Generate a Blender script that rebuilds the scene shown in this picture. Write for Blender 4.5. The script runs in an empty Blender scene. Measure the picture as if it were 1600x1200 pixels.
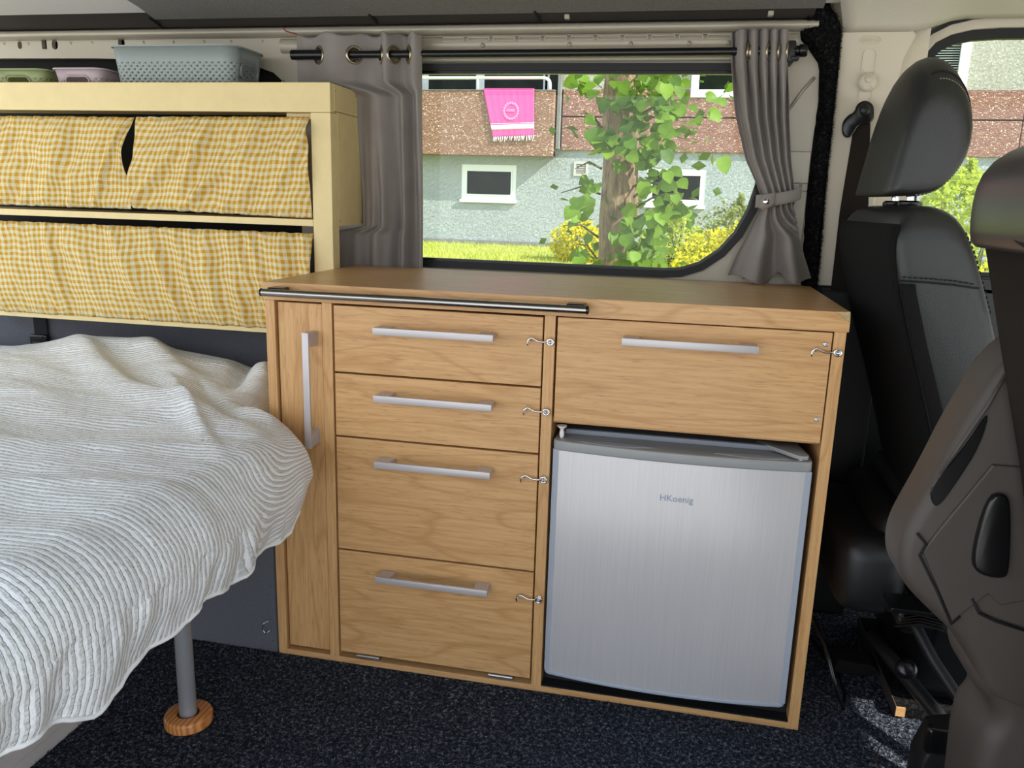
import bpy, bmesh, math, random
import numpy as np
from mathutils import Vector, Matrix, noise
random.seed(7); rng = np.random.RandomState(7)
scene = bpy.context.scene
COL = scene.collection
PI = math.pi

# ------------------------------------------------------------ camera, world, sun, exposure
cam_d = bpy.data.cameras.new('camera'); cam = bpy.data.objects.new('camera', cam_d); COL.objects.link(cam)
cam_d.sensor_fit = 'HORIZONTAL'; cam_d.sensor_width = 36.0; cam_d.lens = 28.154; cam_d.clip_start = 0.02; cam_d.clip_end = 200
CM = Matrix(((0.97827291, 0.20536137, 0.02843974), (0.0729589, -0.21260941, -0.97440969), (-0.19405955, 0.95531353, -0.22297297)))
rx, ry, rz_ = CM[0], -Vector(CM[1]), -Vector(CM[2])
mw = Matrix(((rx[0], ry[0], rz_[0], 0.73427216), (rx[1], ry[1], rz_[1], -1.33343898), (rx[2], ry[2], rz_[2], 0.90285235), (0, 0, 0, 1)))
cam.matrix_world = mw
scene.camera = cam

SKY_STRENGTH = 1.0
SUN_STRENGTH = 3.6
SUN_DIR = Vector((0.80, -0.26, 0.66))
w = bpy.data.worlds.new('sky'); scene.world = w; w.use_nodes = True
nt = w.node_tree; nt.nodes.clear()
out = nt.nodes.new('ShaderNodeOutputWorld'); bg = nt.nodes.new('ShaderNodeBackground')
tc = nt.nodes.new('ShaderNodeTexCoord'); sp = nt.nodes.new('ShaderNodeSeparateXYZ'); cr = nt.nodes.new('ShaderNodeValToRGB')
nt.links.new(tc.outputs['Generated'], sp.inputs[0]); nt.links.new(sp.outputs['Z'], cr.inputs[0])
cr.color_ramp.elements[0].position = 0.0; cr.color_ramp.elements[0].color = (1.0, 1.02, 1.05, 1)
cr.color_ramp.elements[1].position = 0.8; cr.color_ramp.elements[1].color = (0.50, 0.70, 1.0, 1)
nt.links.new(cr.outputs[0], bg.inputs[0]); bg.inputs[1].default_value = SKY_STRENGTH
nt.links.new(bg.outputs[0], out.inputs[0])
sun_d = bpy.data.lights.new('sun', 'SUN'); sun = bpy.data.objects.new('sun', sun_d); COL.objects.link(sun)
sun_d.energy = SUN_STRENGTH; sun_d.angle = math.radians(0.6); sun_d.color = (1.0, 0.95, 0.86)
sun.rotation_euler = SUN_DIR.to_track_quat('Z', 'Y').to_euler(); sun.location = (4, -3, 5)
vs = scene.view_settings
vs.view_transform = 'Standard'; vs.look = 'None'; vs.gamma = 1.0; vs.use_curve_mapping = False
vs.exposure = 1.30

# ------------------------------------------------------------ helpers
def s2l(c):
    return tuple(((v / 255.0) / 12.92 if v / 255.0 <= 0.04045 else (((v / 255.0) + 0.055) / 1.055) ** 2.4) for v in c)

class NT:
    def __init__(s, name):
        s.m = bpy.data.materials.new(name); s.m.use_nodes = True; s.t = s.m.node_tree
        s.b = s.t.nodes['Principled BSDF']; s.o = s.t.nodes['Material Output']
    def n(s, typ, **kw):
        nd = s.t.nodes.new(typ)
        for k, v in kw.items():
            if isinstance(k, str) and hasattr(nd, k): setattr(nd, k, v)
        return nd
    def l(s, a, b): s.t.links.new(a, b)
    def coord(s, kind='Object', scale=(1, 1, 1), rot=(0, 0, 0)):
        c = s.n('ShaderNodeTexCoord'); m = s.n('ShaderNodeMapping')
        m.inputs['Scale'].default_value = scale; m.inputs['Rotation'].default_value = rot
        s.l(c.outputs[kind], m.inputs[0]); return m.outputs[0]
    def noise(s, vec, scale, detail=3, rough=.5, dist=0):
        n = s.n('ShaderNodeTexNoise'); n.inputs['Scale'].default_value = scale; n.inputs['Detail'].default_value = detail
        n.inputs['Roughness'].default_value = rough; n.inputs['Distortion'].default_value = dist
        if vec is not None: s.l(vec, n.inputs['Vector'])
        return n.outputs['Fac']
    def ramp(s, fac, stops, interp='LINEAR'):
        r = s.n('ShaderNodeValToRGB'); r.color_ramp.interpolation = interp
        e = r.color_ramp.elements
        while len(e) < len(stops): e.new(.5)
        for i, (p, c) in enumerate(stops): e[i].position = p; e[i].color = tuple(c) + (1,)
        s.l(fac, r.inputs[0]); return r.outputs[0]
    def mix(s, fac, a, b, mode='MIX'):
        m = s.n('ShaderNodeMixRGB'); m.blend_type = mode
        for i, v in enumerate((fac, a, b)):
            if isinstance(v, (int, float)): m.inputs[i].default_value = v
            elif isinstance(v, tuple): m.inputs[i].default_value = v + (1,)
            else: s.l(v, m.inputs[i])
        return m.outputs[0]
    def math(s, op, a, b=0.0):
        m = s.n('ShaderNodeMath'); m.operation = op
        for i, v in enumerate((a, b)):
            if isinstance(v, (int, float)): m.inputs[i].default_value = v
            else: s.l(v, m.inputs[i])
        return m.outputs[0]
    def bump(s, h, strength=.3, dist=.002):
        b = s.n('ShaderNodeBump'); b.inputs['Strength'].default_value = strength; b.inputs['Distance'].default_value = dist
        s.l(h, b.inputs['Height']); s.l(b.outputs[0], s.b.inputs['Normal']); return b
    def base(s, c):
        if isinstance(c, tuple): s.b.inputs['Base Color'].default_value = c + (1,)
        else: s.l(c, s.b.inputs['Base Color'])
    def set(s, **kw):
        for k, v in kw.items(): s.b.inputs[k].default_value = v
        return s

def plain(name, rgb, rough=.5, metal=0., bump=None, var=None, spec=.5, sheen=0, coat=0):
    t = NT(name); c = s2l(rgb)
    if var:
        f = t.noise(t.coord(), var[0], 4, .6)
        t.base(t.ramp(f, [(.3, tuple(v * (1 - var[1]) for v in c)), (.7, tuple(min(1, v * (1 + var[1])) for v in c))]))
    else: t.base(c)
    t.set(Roughness=rough, Metallic=metal)
    t.b.inputs['Specular IOR Level'].default_value = spec
    if sheen: t.b.inputs['Sheen Weight'].default_value = sheen
    if coat: t.b.inputs['Coat Weight'].default_value = coat
    if bump: t.bump(t.noise(t.coord(), bump[0], 4, .6), bump[1], bump[2])
    return t.m

def oak(name, axis, tint=1.0):
    t = NT(name)
    sc = {'x': (1.6, 12, 12), 'y': (12, 1.6, 12), 'z': (12, 12, 1.6)}[axis]
    fine = {'x': (5, 120, 120), 'y': (120, 5, 120), 'z': (120, 120, 5)}[axis]
    v = t.coord('Object', sc)
    n1 = t.noise(v, 0.9, 2, .5, .4)
    rings = t.math('PINGPONG', t.math('MULTIPLY', n1, 9.0), 0.5)
    vf = t.coord('Object', fine)
    n2 = t.noise(vf, 1.6, 4, .65)
    vp = t.coord('Object', {'x': (30, 420, 420), 'y': (420, 30, 420), 'z': (420, 420, 30)}[axis])
    n3 = t.noise(vp, 1.0, 2, .5)
    a = s2l((tint * 214, tint * 168, tint * 113)); b = s2l((tint * 196, tint * 147, tint * 92)); c = s2l((tint * 160, tint * 113, tint * 66))
    base = t.ramp(rings, [(.0, b), (.14, a), (.8, tuple(x * 1.03 for x in a)), (1.0, a)])
    f2 = t.ramp(n2, [(.38, (1, 1, 1)), (.62, (0, 0, 0))])
    base = t.mix(t.math('MULTIPLY', f2, .55), base, s2l((tint * 188, tint * 138, tint * 84)))
    f3 = t.ramp(n3, [(.28, (1, 1, 1)), (.42, (0, 0, 0))])
    base = t.mix(t.math('MULTIPLY', f3, .5), base, c)
    t.base(base); t.set(Roughness=.42)
    t.bump(n3, .08, .0004)
    return t.m

M = {}
M['oak_h'] = oak('oak_horizontal', 'x'); M['oak_v'] = oak('oak_vertical', 'z'); M['oak_y'] = oak('oak_depth', 'y', .97)
M['oak_top'] = oak('oak_worktop', 'x', 1.0)
M['oak_top'].node_tree.nodes['Principled BSDF'].inputs['Roughness'].default_value = .34
M['chip'] = plain('raw_chipboard', (206, 180, 132), .9, bump=(900, .8, .002), var=(500, .35))
M['alu'] = plain('satin_aluminium', (198, 192, 192), .42, .35)
M['steel'] = plain('brushed_steel', (165, 160, 155), .22, 1.0)
M['chrome'] = plain('chrome', (225, 225, 225), .12, 1.0)
M['zinc'] = plain('zinc_plate', (205, 205, 205), .3, .9)
M['black_plastic'] = plain('black_plastic', (24, 24, 25), .45)
M['black_gloss'] = plain('gloss_black', (16, 16, 17), .25)
M['rod_black'] = plain('rod_black', (17, 17, 19), .28)
M['rubber'] = plain('rubber', (20, 20, 20), .55)
M['cream_paint'] = plain('cream_paint', (236, 214, 156), .5, bump=(60, .12, .002), var=(25, .035))
M['painted_metal'] = plain('painted_body_metal', (184, 176, 158), .38, .15, coat=.2)
M['painted_dark'] = plain('painted_dark_strip', (52, 47, 44), .45)
M['trim_cream'] = plain('cream_trim_plastic', (214, 204, 184), .6, bump=(900, .06, .0005))
M['headliner'] = plain('headliner_cream', (205, 198, 182), .95, bump=(700, .2, .001), var=(300, .04))
M['felt'] = plain('grey_felt', (120, 117, 111), 1.0, bump=(350, .8, .003), var=(220, .16))
M['board_white'] = plain('ceiling_board', (214, 211, 203), .6)
M['lining'] = plain('blue_grey_felt', (90, 92, 99), 1.0, bump=(600, .5, .002), var=(260, .14), sheen=.2)
M['dark_recess'] = plain('dark_recess', (26, 25, 24), .9)
M['webbing'] = plain('black_webbing', (17, 20, 28), .85, bump=(700, .4, .001))
M['white_plastic'] = plain('white_plastic', (232, 226, 222), .4)
M['pvc'] = plain('white_window_frame', (228, 232, 228), .4)
M['fridge_plastic'] = plain('fridge_grey_plastic', (150, 151, 150), .38)
M['fridge_body'] = plain('fridge_body_grey', (146, 150, 158), .42)
M['fridge_edge'] = plain('fridge_door_edge', (168, 174, 184), .32)
M['fridge_top'] = plain('fridge_top_dark', (88, 90, 96), .42)
M['logo'] = plain('logo_grey', (150, 164, 190), .25, .3)
M['beige_board'] = plain('pale_board', (196, 190, 184), .6, var=(10, .05))

def m_fridge():
    t = NT('brushed_door'); v = t.coord('Object', (520, 520, 5)); n = t.noise(v, 1, 4, .7)
    v2 = t.coord('Object', (3, 3, 2)); n2 = t.noise(v2, 1.5, 3, .6)
    a = s2l((208, 204, 203)); b = s2l((196, 193, 193))
    t.base(t.mix(t.math('MULTIPLY', n2, .25), t.ramp(n, [(.3, b), (.7, a)]), s2l((188, 184, 184))))
    t.set(Metallic=.12, Roughness=.30); t.bump(n, .10, .0004); return t.m
M['brushed'] = m_fridge()

def m_carpet(name, dark, mid, light):
    t = NT(name); v = t.coord()
    n = t.noise(v, 150, 3, .7, .6); n2 = t.noise(v, 420, 2, .6); n3 = t.noise(v, 6, 2, .5)
    f = t.math('ADD', t.math('MULTIPLY', n, .65), t.math('MULTIPLY', n2, .35))
    c = t.ramp(f, [(.40, s2l(dark)), (.53, s2l(mid)), (.66, s2l(light))])
    t.base(c); t.set(Roughness=1.0); t.b.inputs['Specular IOR Level'].default_value = .1
    t.bump(f, 1.0, .006); return t.m
M['carpet'] = m_carpet('floor_carpet', (22, 25, 33), (52, 57, 68), (150, 156, 164))
M['carpet_black'] = m_carpet('black_pile', (8, 8, 8), (22, 22, 22), (58, 58, 58))

def m_gingham():
    t = NT('gingham'); v = t.coord('UV'); s = t.n('ShaderNodeSeparateXYZ'); t.l(v, s.inputs[0])
    P = .0150
    fx = t.math('LESS_THAN', t.math('FRACT', t.math('DIVIDE', s.outputs['X'], P)), .5)
    fy = t.math('LESS_THAN', t.math('FRACT', t.math('DIVIDE', s.outputs['Y'], P)), .5)
    su = t.math('MULTIPLY', t.math('ADD', fx, fy), .5)
    c = t.ramp(su, [(0, s2l((240, 232, 205))), (.5, s2l((236, 208, 130))), (1, s2l((218, 166, 60)))])
    n = t.noise(v, 900, 2, .6)
    t.base(c); t.set(Roughness=.9); t.b.inputs['Sheen Weight'].default_value = .1
    t.bump(t.math('ADD', t.math('MULTIPLY', t.noise(v, 60, 4, .6), 1.0), t.math('MULTIPLY', n, .1)), .35, .004)
    # thin cotton lets a little light through
    tr = t.n('ShaderNodeBsdfTranslucent'); t.l(c, tr.inputs[0]); mx = t.n('ShaderNodeMixShader'); mx.inputs[0].default_value = .18
    t.l(t.b.outputs[0], mx.inputs[1]); t.l(tr.outputs[0], mx.inputs[2]); t.l(mx.outputs[0], t.o.inputs[0]); return t.m
M['gingham'] = m_gingham()

def m_seersucker():
    t = NT('striped_seersucker'); v = t.coord('UV'); s = t.n('ShaderNodeSeparateXYZ'); t.l(v, s.inputs[0])
    nw = t.noise(v, 9, 2, .5); wob = t.math('MULTIPLY', t.math('SUBTRACT', nw, .5), .010)
    nw2 = t.noise(v, 80, 2, .5); wob2 = t.math('MULTIPLY', t.math('SUBTRACT', nw2, .5), .0050)
    yy = t.math('ADD', t.math('ADD', s.outputs['Y'], wob), wob2)
    fr = t.math('PINGPONG', t.math('DIVIDE', yy, .0047), 1.0)
    f = t.ramp(fr, [(.40, (0, 0, 0)), (.58, (1, 1, 1))])
    c = t.mix(f, s2l((253, 253, 253)), s2l((218, 219, 216)))
    t.base(c); t.set(Roughness=.85); t.b.inputs['Sheen Weight'].default_value = .1
    vv = t.coord('UV', (1, .35, 1)); pk = t.noise(vv, 190, 2, .55)
    h = t.math('ADD', t.math('MULTIPLY', pk, t.math('ADD', f, .25)), t.math('MULTIPLY', t.noise(v, 30, 4, .6), .9))
    t.bump(h, .75, .0060); return t.m
M['duvet'] = m_seersucker()

def m_curtain():
    t = NT('grey_curtain'); v = t.coord(); n = t.noise(v, 900, 2, .6)
    t.base(t.ramp(t.noise(v, 14, 3, .5), [(.3, s2l((146, 138, 132))), (.7, s2l((158, 150, 144)))]))
    t.set(Roughness=.8); t.b.inputs['Sheen Weight'].default_value = .15; t.bump(n, .15, .0008)
    tr = t.n('ShaderNodeBsdfTranslucent'); tr.inputs[0].default_value = s2l((150, 146, 142)) + (1,)
    mx = t.n('ShaderNodeMixShader'); mx.inputs[0].default_value = .12
    t.l(t.b.outputs[0], mx.inputs[1]); t.l(tr.outputs[0], mx.inputs[2]); t.l(mx.outputs[0], t.o.inputs[0]); return t.m
M['curtain'] = m_curtain()

def m_glass(name, tint, refl=1.0):
    t = NT(name); g = t.n('ShaderNodeBsdfGlossy'); g.inputs['Roughness'].default_value = .01
    tr = t.n('ShaderNodeBsdfTransparent'); tr.inputs[0].default_value = tint + (1,)
    fr = t.n('ShaderNodeFresnel'); fr.inputs[0].default_value = 1.45
    mx = t.n('ShaderNodeMixShader'); t.l(t.math('MULTIPLY', fr.outputs[0], refl), mx.inputs[0])
    t.l(tr.outputs[0], mx.inputs[1]); t.l(g.outputs[0], mx.inputs[2]); t.l(mx.outputs[0], t.o.inputs[0]); return t.m
M['glass'] = m_glass('car_glass', (.92, .94, .92), .5)
M['dark_glass'] = plain('flat_window_glass', (20, 28, 20), .12, var=(3, .7), spec=.1)
M['basket_blue'] = plain('basket_blue_grey', (148, 157, 154), .45)
M['basket_pink'] = plain('basket_pink', (182, 164, 170), .45)
M['basket_green'] = plain('basket_green', (142, 152, 104), .45)

def m_leather():
    t = NT('black_leather'); v = t.coord(); vo = t.n('ShaderNodeTexVoronoi'); vo.inputs['Scale'].default_value = 500; t.l(v, vo.inputs['Vector'])
    t.base(s2l((40, 41, 40))); t.set(Roughness=.42); t.bump(vo.outputs['Distance'], .18, .001); return t.m
M['leather'] = m_leather()
M['seat_fabric'] = plain('seat_fabric', (23, 22, 22), .95, bump=(800, .5, .002), var=(300, .15), spec=.2)
M['seat_brown'] = plain('seat_back_fabric', (38, 33, 28), .95, bump=(800, .5, .002), var=(300, .1), spec=.2)
M['seat_plastic'] = plain('seat_shell_plastic', (70, 62, 56), .55, bump=(900, .12, .0006))
M['thread'] = plain('pale_thread', (150, 144, 132), .8)
M['thread_dark'] = plain('dark_thread', (12, 12, 12), .8)

def m_stucco(name, rgb, rgb2):
    t = NT(name); v = t.coord('Object', (1, 1, 1), (0, .6, 0)); v2 = t.n('ShaderNodeMapping'); v2.inputs['Scale'].default_value = (1, 1, 1.8); t.l(v, v2.inputs[0])
    n = t.noise(v2.outputs[0], 11, 4, .65, .8)
    t.base(t.ramp(t.noise(t.coord(), 1.2, 3, .6), [(.3, s2l(rgb)), (.7, s2l(rgb2))])); t.set(Roughness=.95)
    t.bump(n, .9, .06); return t.m
M['stucco'] = m_stucco('rough_plaster', (164, 171, 171), (174, 180, 179))
M['stucco_cream'] = m_stucco('cream_plaster', (172, 170, 156), (182, 179, 166))
def m_pebble(name, base):
    t = NT(name); v = t.coord(); vo = t.n('ShaderNodeTexVoronoi'); vo.inputs['Scale'].default_value = 32; vo.inputs['Randomness'].default_value = 1
    mp = t.n('ShaderNodeMapping'); mp.inputs['Scale'].default_value = (1, .02, 1.4); t.l(v, mp.inputs[0]); t.l(mp.outputs[0], vo.inputs['Vector'])
    sx = t.n('ShaderNodeSeparateXYZ'); t.l(vo.outputs['Color'], sx.inputs[0])
    c = t.ramp(sx.outputs[0], [(0, s2l(tuple(x * .82 for x in base))), (.30, s2l(base)), (.55, s2l((166, 128, 106))), (.72, s2l((190, 160, 136))), (.90, s2l((222, 206, 184)))], 'CONSTANT')
    edge = t.ramp(vo.outputs['Distance'], [(.25, (0, 0, 0)), (.6, (1, 1, 1))])
    t.base(t.mix(edge, c, s2l(base))); t.set(Roughness=.9); t.bump(t.math('SUBTRACT', 1.0, vo.outputs['Distance']), .6, .012); return t.m
M['pebble'] = m_pebble('pebbledash_brown', (140, 104, 84)); M['pebble_red'] = m_pebble('pebbledash_red', (142, 100, 88))
M['concrete'] = plain('plinth_concrete', (128, 128, 122), .95, bump=(30, .6, .01), var=(8, .2))

def m_leafy(name, c1, c2, tr=.30, sc=9):
    t = NT(name); v = t.coord(); oi = t.n('ShaderNodeObjectInfo')
    n = t.noise(v, sc, 2, .5); f = t.math('ADD', t.math('MULTIPLY', oi.outputs['Random'], .5), t.math('MULTIPLY', n, .6))
    c = t.ramp(f, [(.2, s2l(c1)), (.85, s2l(c2))]); t.base(c); t.set(Roughness=.6); t.b.inputs['Specular IOR Level'].default_value = .3
    tb = t.n('ShaderNodeBsdfTranslucent'); t.l(t.mix(.5, c, s2l((190, 215, 60))), tb.inputs[0])
    mx = t.n('ShaderNodeMixShader'); mx.inputs[0].default_value = tr
    t.l(t.b.outputs[0], mx.inputs[1]); t.l(tb.outputs[0], mx.inputs[2]); t.l(mx.outputs[0], t.o.inputs[0]); return t.m
M['leaf'] = m_leafy('tree_leaf', (38, 70, 18), (116, 148, 40))
M['leaf_yellow'] = m_leafy('yellow_shrub', (214, 196, 30), (246, 232, 60), .4, 14)
M['leaf_lime'] = m_leafy('lime_shrub', (170, 186, 60), (226, 222, 110), .45, 14)
M['leaf_pinkish'] = m_leafy('bronze_shrub', (120, 140, 70), (190, 140, 110), .4, 14)
def m_bark():
    t = NT('bark'); v = t.coord('Object', (1, 1, .22)); n = t.noise(v, 26, 5, .7, 1.0)
    t.base(t.ramp(n, [(.3, s2l((92, 76, 58))), (.7, s2l((172, 146, 116)))])); t.set(Roughness=.95); t.bump(n, 1.0, .03); return t.m
M['bark'] = m_bark()
M['twig'] = plain('twig', (96, 92, 56), .8)
def m_grass():
    t = NT('lawn'); v = t.coord(); n = t.noise(v, 1.1, 4, .6); n2 = t.noise(v, 22, 4, .7)
    f = t.math('ADD', t.math('MULTIPLY', n, .6), t.math('MULTIPLY', n2, .4))
    t.base(t.ramp(f, [(.35, s2l((136, 150, 44))), (.55, s2l((176, 182, 74))), (.7, s2l((204, 200, 122)))])); t.set(Roughness=.9); t.bump(n2, 1.0, .05); return t.m
M['grass'] = m_grass()
M['grass_blade'] = m_leafy('grass_blade', (150, 164, 50), (212, 210, 110), .3, 3)
M['paving'] = plain('bounce_paving', (204, 196, 182), .9, var=(3, .08))
M['towel'] = plain('pink_towel', (232, 92, 158), .9, bump=(60, .3, .01), var=(12, .06))
M['towel_white'] = plain('towel_white', (240, 236, 236), .9)
M['towel_mark'] = plain('towel_pale_pink', (240, 128, 180), .9)
M['pine'] = None
def m_pine():
    t = NT('pine_disc'); v = t.coord('Object', (1, .15, 1)); w_ = t.n('ShaderNodeTexWave'); w_.inputs['Scale'].default_value = 38; w_.inputs['Distortion'].default_value = 3.5
    t.l(v, w_.inputs['Vector'])
    t.base(t.ramp(w_.outputs['Fac'], [(.1, s2l((186, 112, 54))), (.8, s2l((218, 150, 88)))])); t.set(Roughness=.4); t.b.inputs['Coat Weight'].default_value = .3; return t.m
M['pine'] = m_pine()

# geometry helpers ---------------------------------------------------------
def link(name, me, mat, parent=None):
    o = bpy.data.objects.new(name, me); COL.objects.link(o)
    if mat is not None and not me.materials: me.materials.append(mat)
    if parent is not None:
        o.parent = parent
        if parent.type == 'EMPTY': o.matrix_parent_inverse = Matrix.Translation(-parent.location)
    return o
def obj(name, bm, mat, parent=None, smooth=False, ang=None):
    me = bpy.data.meshes.new(name); bmesh.ops.recalc_face_normals(bm, faces=bm.faces); bm.to_mesh(me); bm.free()
    if smooth: me.polygons.foreach_set('use_smooth', [True] * len(me.polygons))
    o = link(name, me, mat, parent)
    if ang is not None:
        me.polygons.foreach_set('use_smooth', [True] * len(me.polygons))
        me.set_sharp_from_angle(angle=math.radians(ang))
    return o
def tag(o, label=None, cat=None, group=None, kind=None):
    if label: o['label'] = label
    if cat: o['category'] = cat
    if group: o['group'] = group
    if kind: o['kind'] = kind
    return o
def thing(name, loc, label, cat, group=None):
    o = bpy.data.objects.new(name, None); COL.objects.link(o); o.location = loc; o.empty_display_size = .05
    return tag(o, label, cat, group)
def struct(o, label=None): return tag(o, label, None, None, 'structure')

def add_box(bm, x0, x1, y0, y1, z0, z1, bev=0, seg=2):
    b2 = bmesh.new()
    vs_ = [b2.verts.new((x, y, z)) for x in (x0, x1) for y in (y0, y1) for z in (z0, z1)]
    for f in ((0, 1, 3, 2), (4, 6, 7, 5), (0, 4, 5, 1), (2, 3, 7, 6), (0, 2, 6, 4), (1, 5, 7, 3)): b2.faces.new([vs_[i] for i in f])
    if bev: bmesh.ops.bevel(b2, geom=list(b2.edges), offset=bev, segments=seg, affect='EDGES', profile=.5)
    merge(bm, b2)
def merge(bm, b2, mtx=None):
    if mtx is not None: bmesh.ops.transform(b2, matrix=mtx, verts=b2.verts)
    mp = {v: bm.verts.new(v.co) for v in b2.verts}
    for f in b2.faces:
        try: bm.faces.new([mp[v] for v in f.verts])
        except ValueError: pass
    b2.free()
def box(x0, x1, y0, y1, z0, z1, bev=.0012, seg=2):
    bm = bmesh.new(); add_box(bm, x0, x1, y0, y1, z0, z1, bev, seg); return bm
def frames(pts, up=Vector((0, 0, 1))):
    pts = [Vector(p) for p in pts]; n = len(pts); res = []
    for i in range(n):
        t = (pts[min(i + 1, n - 1)] - pts[max(i - 1, 0)]).normalized()
        if i == 0:
            u = up if abs(t.dot(up)) < .95 else Vector((1, 0, 0)); a = t.cross(u).normalized()
        else:
            a = res[-1][1] - t * res[-1][1].dot(t)
            a = a.normalized()
        b = t.cross(a); res.append((pts[i], a, b, t))
    return res
def add_tube(bm, pts, r, seg=12, closed=False, caps=True, flat=1.0):
    rs = r if isinstance(r, (list, tuple)) else [r] * len(pts)
    if closed: pts = list(pts)
    fr = frames(pts); rings = []
    for (p, a, b, t), rr in zip(fr, rs):
        rings.append([bm.verts.new(p + a * math.cos(2 * PI * k / seg) * rr + b * math.sin(2 * PI * k / seg) * rr * flat) for k in range(seg)])
    R = len(rings)
    for i in range(R if closed else R - 1):
        A, B = rings[i], rings[(i + 1) % R]
        for k in range(seg): bm.faces.new((A[k], A[(k + 1) % seg], B[(k + 1) % seg], B[k]))
    if caps and not closed:
        bm.faces.new(rings[0][::-1]); bm.faces.new(rings[-1])
def tube(pts, r, seg=12, **k):
    bm = bmesh.new(); add_tube(bm, pts, r, seg, **k); return bm
def add_lathe(bm, prof, mtx, seg=24):
    rings = []
    for r, z in prof: rings.append([bm.verts.new(mtx @ Vector((r * math.cos(2 * PI * k / seg), r * math.sin(2 * PI * k / seg), z))) for k in range(seg)])
    for A, B in zip(rings, rings[1:]):
        for k in range(seg): bm.faces.new((A[k], A[(k + 1) % seg], B[(k + 1) % seg], B[k]))
    bm.faces.new(rings[0][::-1]); bm.faces.new(rings[-1])
def lathe(prof, mtx, seg=24):
    bm = bmesh.new(); add_lathe(bm, prof, mtx, seg); return bm
def T(x, y, z): return Matrix.Translation((x, y, z))
RX = lambda a: Matrix.Rotation(a, 4, 'X'); RY = lambda a: Matrix.Rotation(a, 4, 'Y'); RZ = lambda a: Matrix.Rotation(a, 4, 'Z')
def smooth_poly(pts, it=2):
    for _ in range(it):
        q = []
        for i in range(len(pts)):
            a, b = pts[i], pts[(i + 1) % len(pts)]
            q.append(tuple(.75 * a[k] + .25 * b[k] for k in range(len(a)))); q.append(tuple(.25 * a[k] + .75 * b[k] for k in range(len(a))))
        pts = q
    return pts
def add_prism(bm, pts, a0, a1, plane='xz', bev=0, seg=3):
    """polygon in plane, extruded along the third axis from a0 to a1"""
    b2 = bmesh.new()
    def P(u, v, a): return {'xz': (u, a, v), 'xy': (u, v, a), 'yz': (a, u, v)}[plane]
    A = [b2.verts.new(P(u, v, a0)) for u, v in pts]; B = [b2.verts.new(P(u, v, a1)) for u, v in pts]
    b2.faces.new(A); b2.faces.new(B[::-1]); n = len(pts)
    for i in range(n): b2.faces.new((A[i], B[i], B[(i + 1) % n], A[(i + 1) % n]))
    bmesh.ops.recalc_face_normals(b2, faces=b2.faces)
    if bev:
        es = [e for e in b2.edges if (e.verts[0] in A) == (e.verts[1] in A)]
        bmesh.ops.bevel(b2, geom=es, offset=bev, segments=seg, affect='EDGES', profile=.5)
    merge(bm, b2)
def prism(pts, a0, a1, plane='xz', bev=0, seg=3):
    bm = bmesh.new(); add_prism(bm, pts, a0, a1, plane, bev, seg); return bm
def rrect(x0, x1, z0, z1, r, n=6):
    rs = r if isinstance(r, (tuple, list)) else (r,) * 4   # order: BL, BR, TR, TL
    pts = []
    for (cx, cz, a0, rr) in ((x0 + rs[0], z0 + rs[0], PI, rs[0]), (x1 - rs[1], z0 + rs[1], 1.5 * PI, rs[1]), (x1 - rs[2], z1 - rs[2], 0, rs[2]), (x0 + rs[3], z1 - rs[3], .5 * PI, rs[3])):
        for k in range(n + 1):
            a = a0 + .5 * PI * k / n; pts.append((cx + rr * math.cos(a), cz + rr * math.sin(a)))
    return pts
def ring_prism(outer, inner, a0, a1, plane='xz'):
    """frame between two loops having the same number of points"""
    bm = bmesh.new()
    def P(u, v, a): return {'xz': (u, a, v), 'xy': (u, v, a), 'yz': (a, u, v)}[plane]
    L = [[bm.verts.new(P(u, v, a)) for u, v in lp] for lp in (outer, inner) for a in (a0, a1)]
    n = len(outer)
    for A, B in ((L[0], L[1]), (L[1], L[3]), (L[3], L[2]), (L[2], L[0])):
        for i in range(n): bm.faces.new((A[i], A[(i + 1) % n], B[(i + 1) % n], B[i]))
    return bm
def plate_holes(name, outer, holes, y0, y1, mat, parent=None):
    """flat plate in xz with holes, solid between y0 and y1"""
    cu = bpy.data.curves.new(name, 'CURVE'); cu.dimensions = '2D'; cu.fill_mode = 'BOTH'; cu.extrude = abs(y1 - y0) / 2
    for lp in [outer] + holes:
        s = cu.splines.new('POLY'); s.points.add(len(lp) - 1)
        for i, (x, z) in enumerate(lp): s.points[i].co = (x, z, 0, 1)
        s.use_cyclic_u = True
    o = bpy.data.objects.new(name, cu); COL.objects.link(o)
    dg = bpy.context.evaluated_depsgraph_get(); me = bpy.data.meshes.new_from_object(o.evaluated_get(dg))
    bpy.data.objects.remove(o); bpy.data.curves.remove(cu)
    for v in me.vertices: x, z, e = v.co; v.co = (x, (y0 + y1) / 2 - e, z)
    me.materials.clear()
    return link(name, me, mat, parent)
def text_obj(name, body, size, ext, mat, mtx, parent, align='CENTER', space=1.0):
    cu = bpy.data.curves.new(name, 'FONT'); cu.body = body; cu.size = size; cu.extrude = ext; cu.align_x = align; cu.align_y = 'CENTER'; cu.space_character = space
    o = bpy.data.objects.new(name, cu); COL.objects.link(o)
    dg = bpy.context.evaluated_depsgraph_get(); me = bpy.data.meshes.new_from_object(o.evaluated_get(dg))
    bpy.data.objects.remove(o); bpy.data.curves.remove(cu)
    me.transform(mtx); me.materials.clear()
    return link(name, me, mat, parent)
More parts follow.
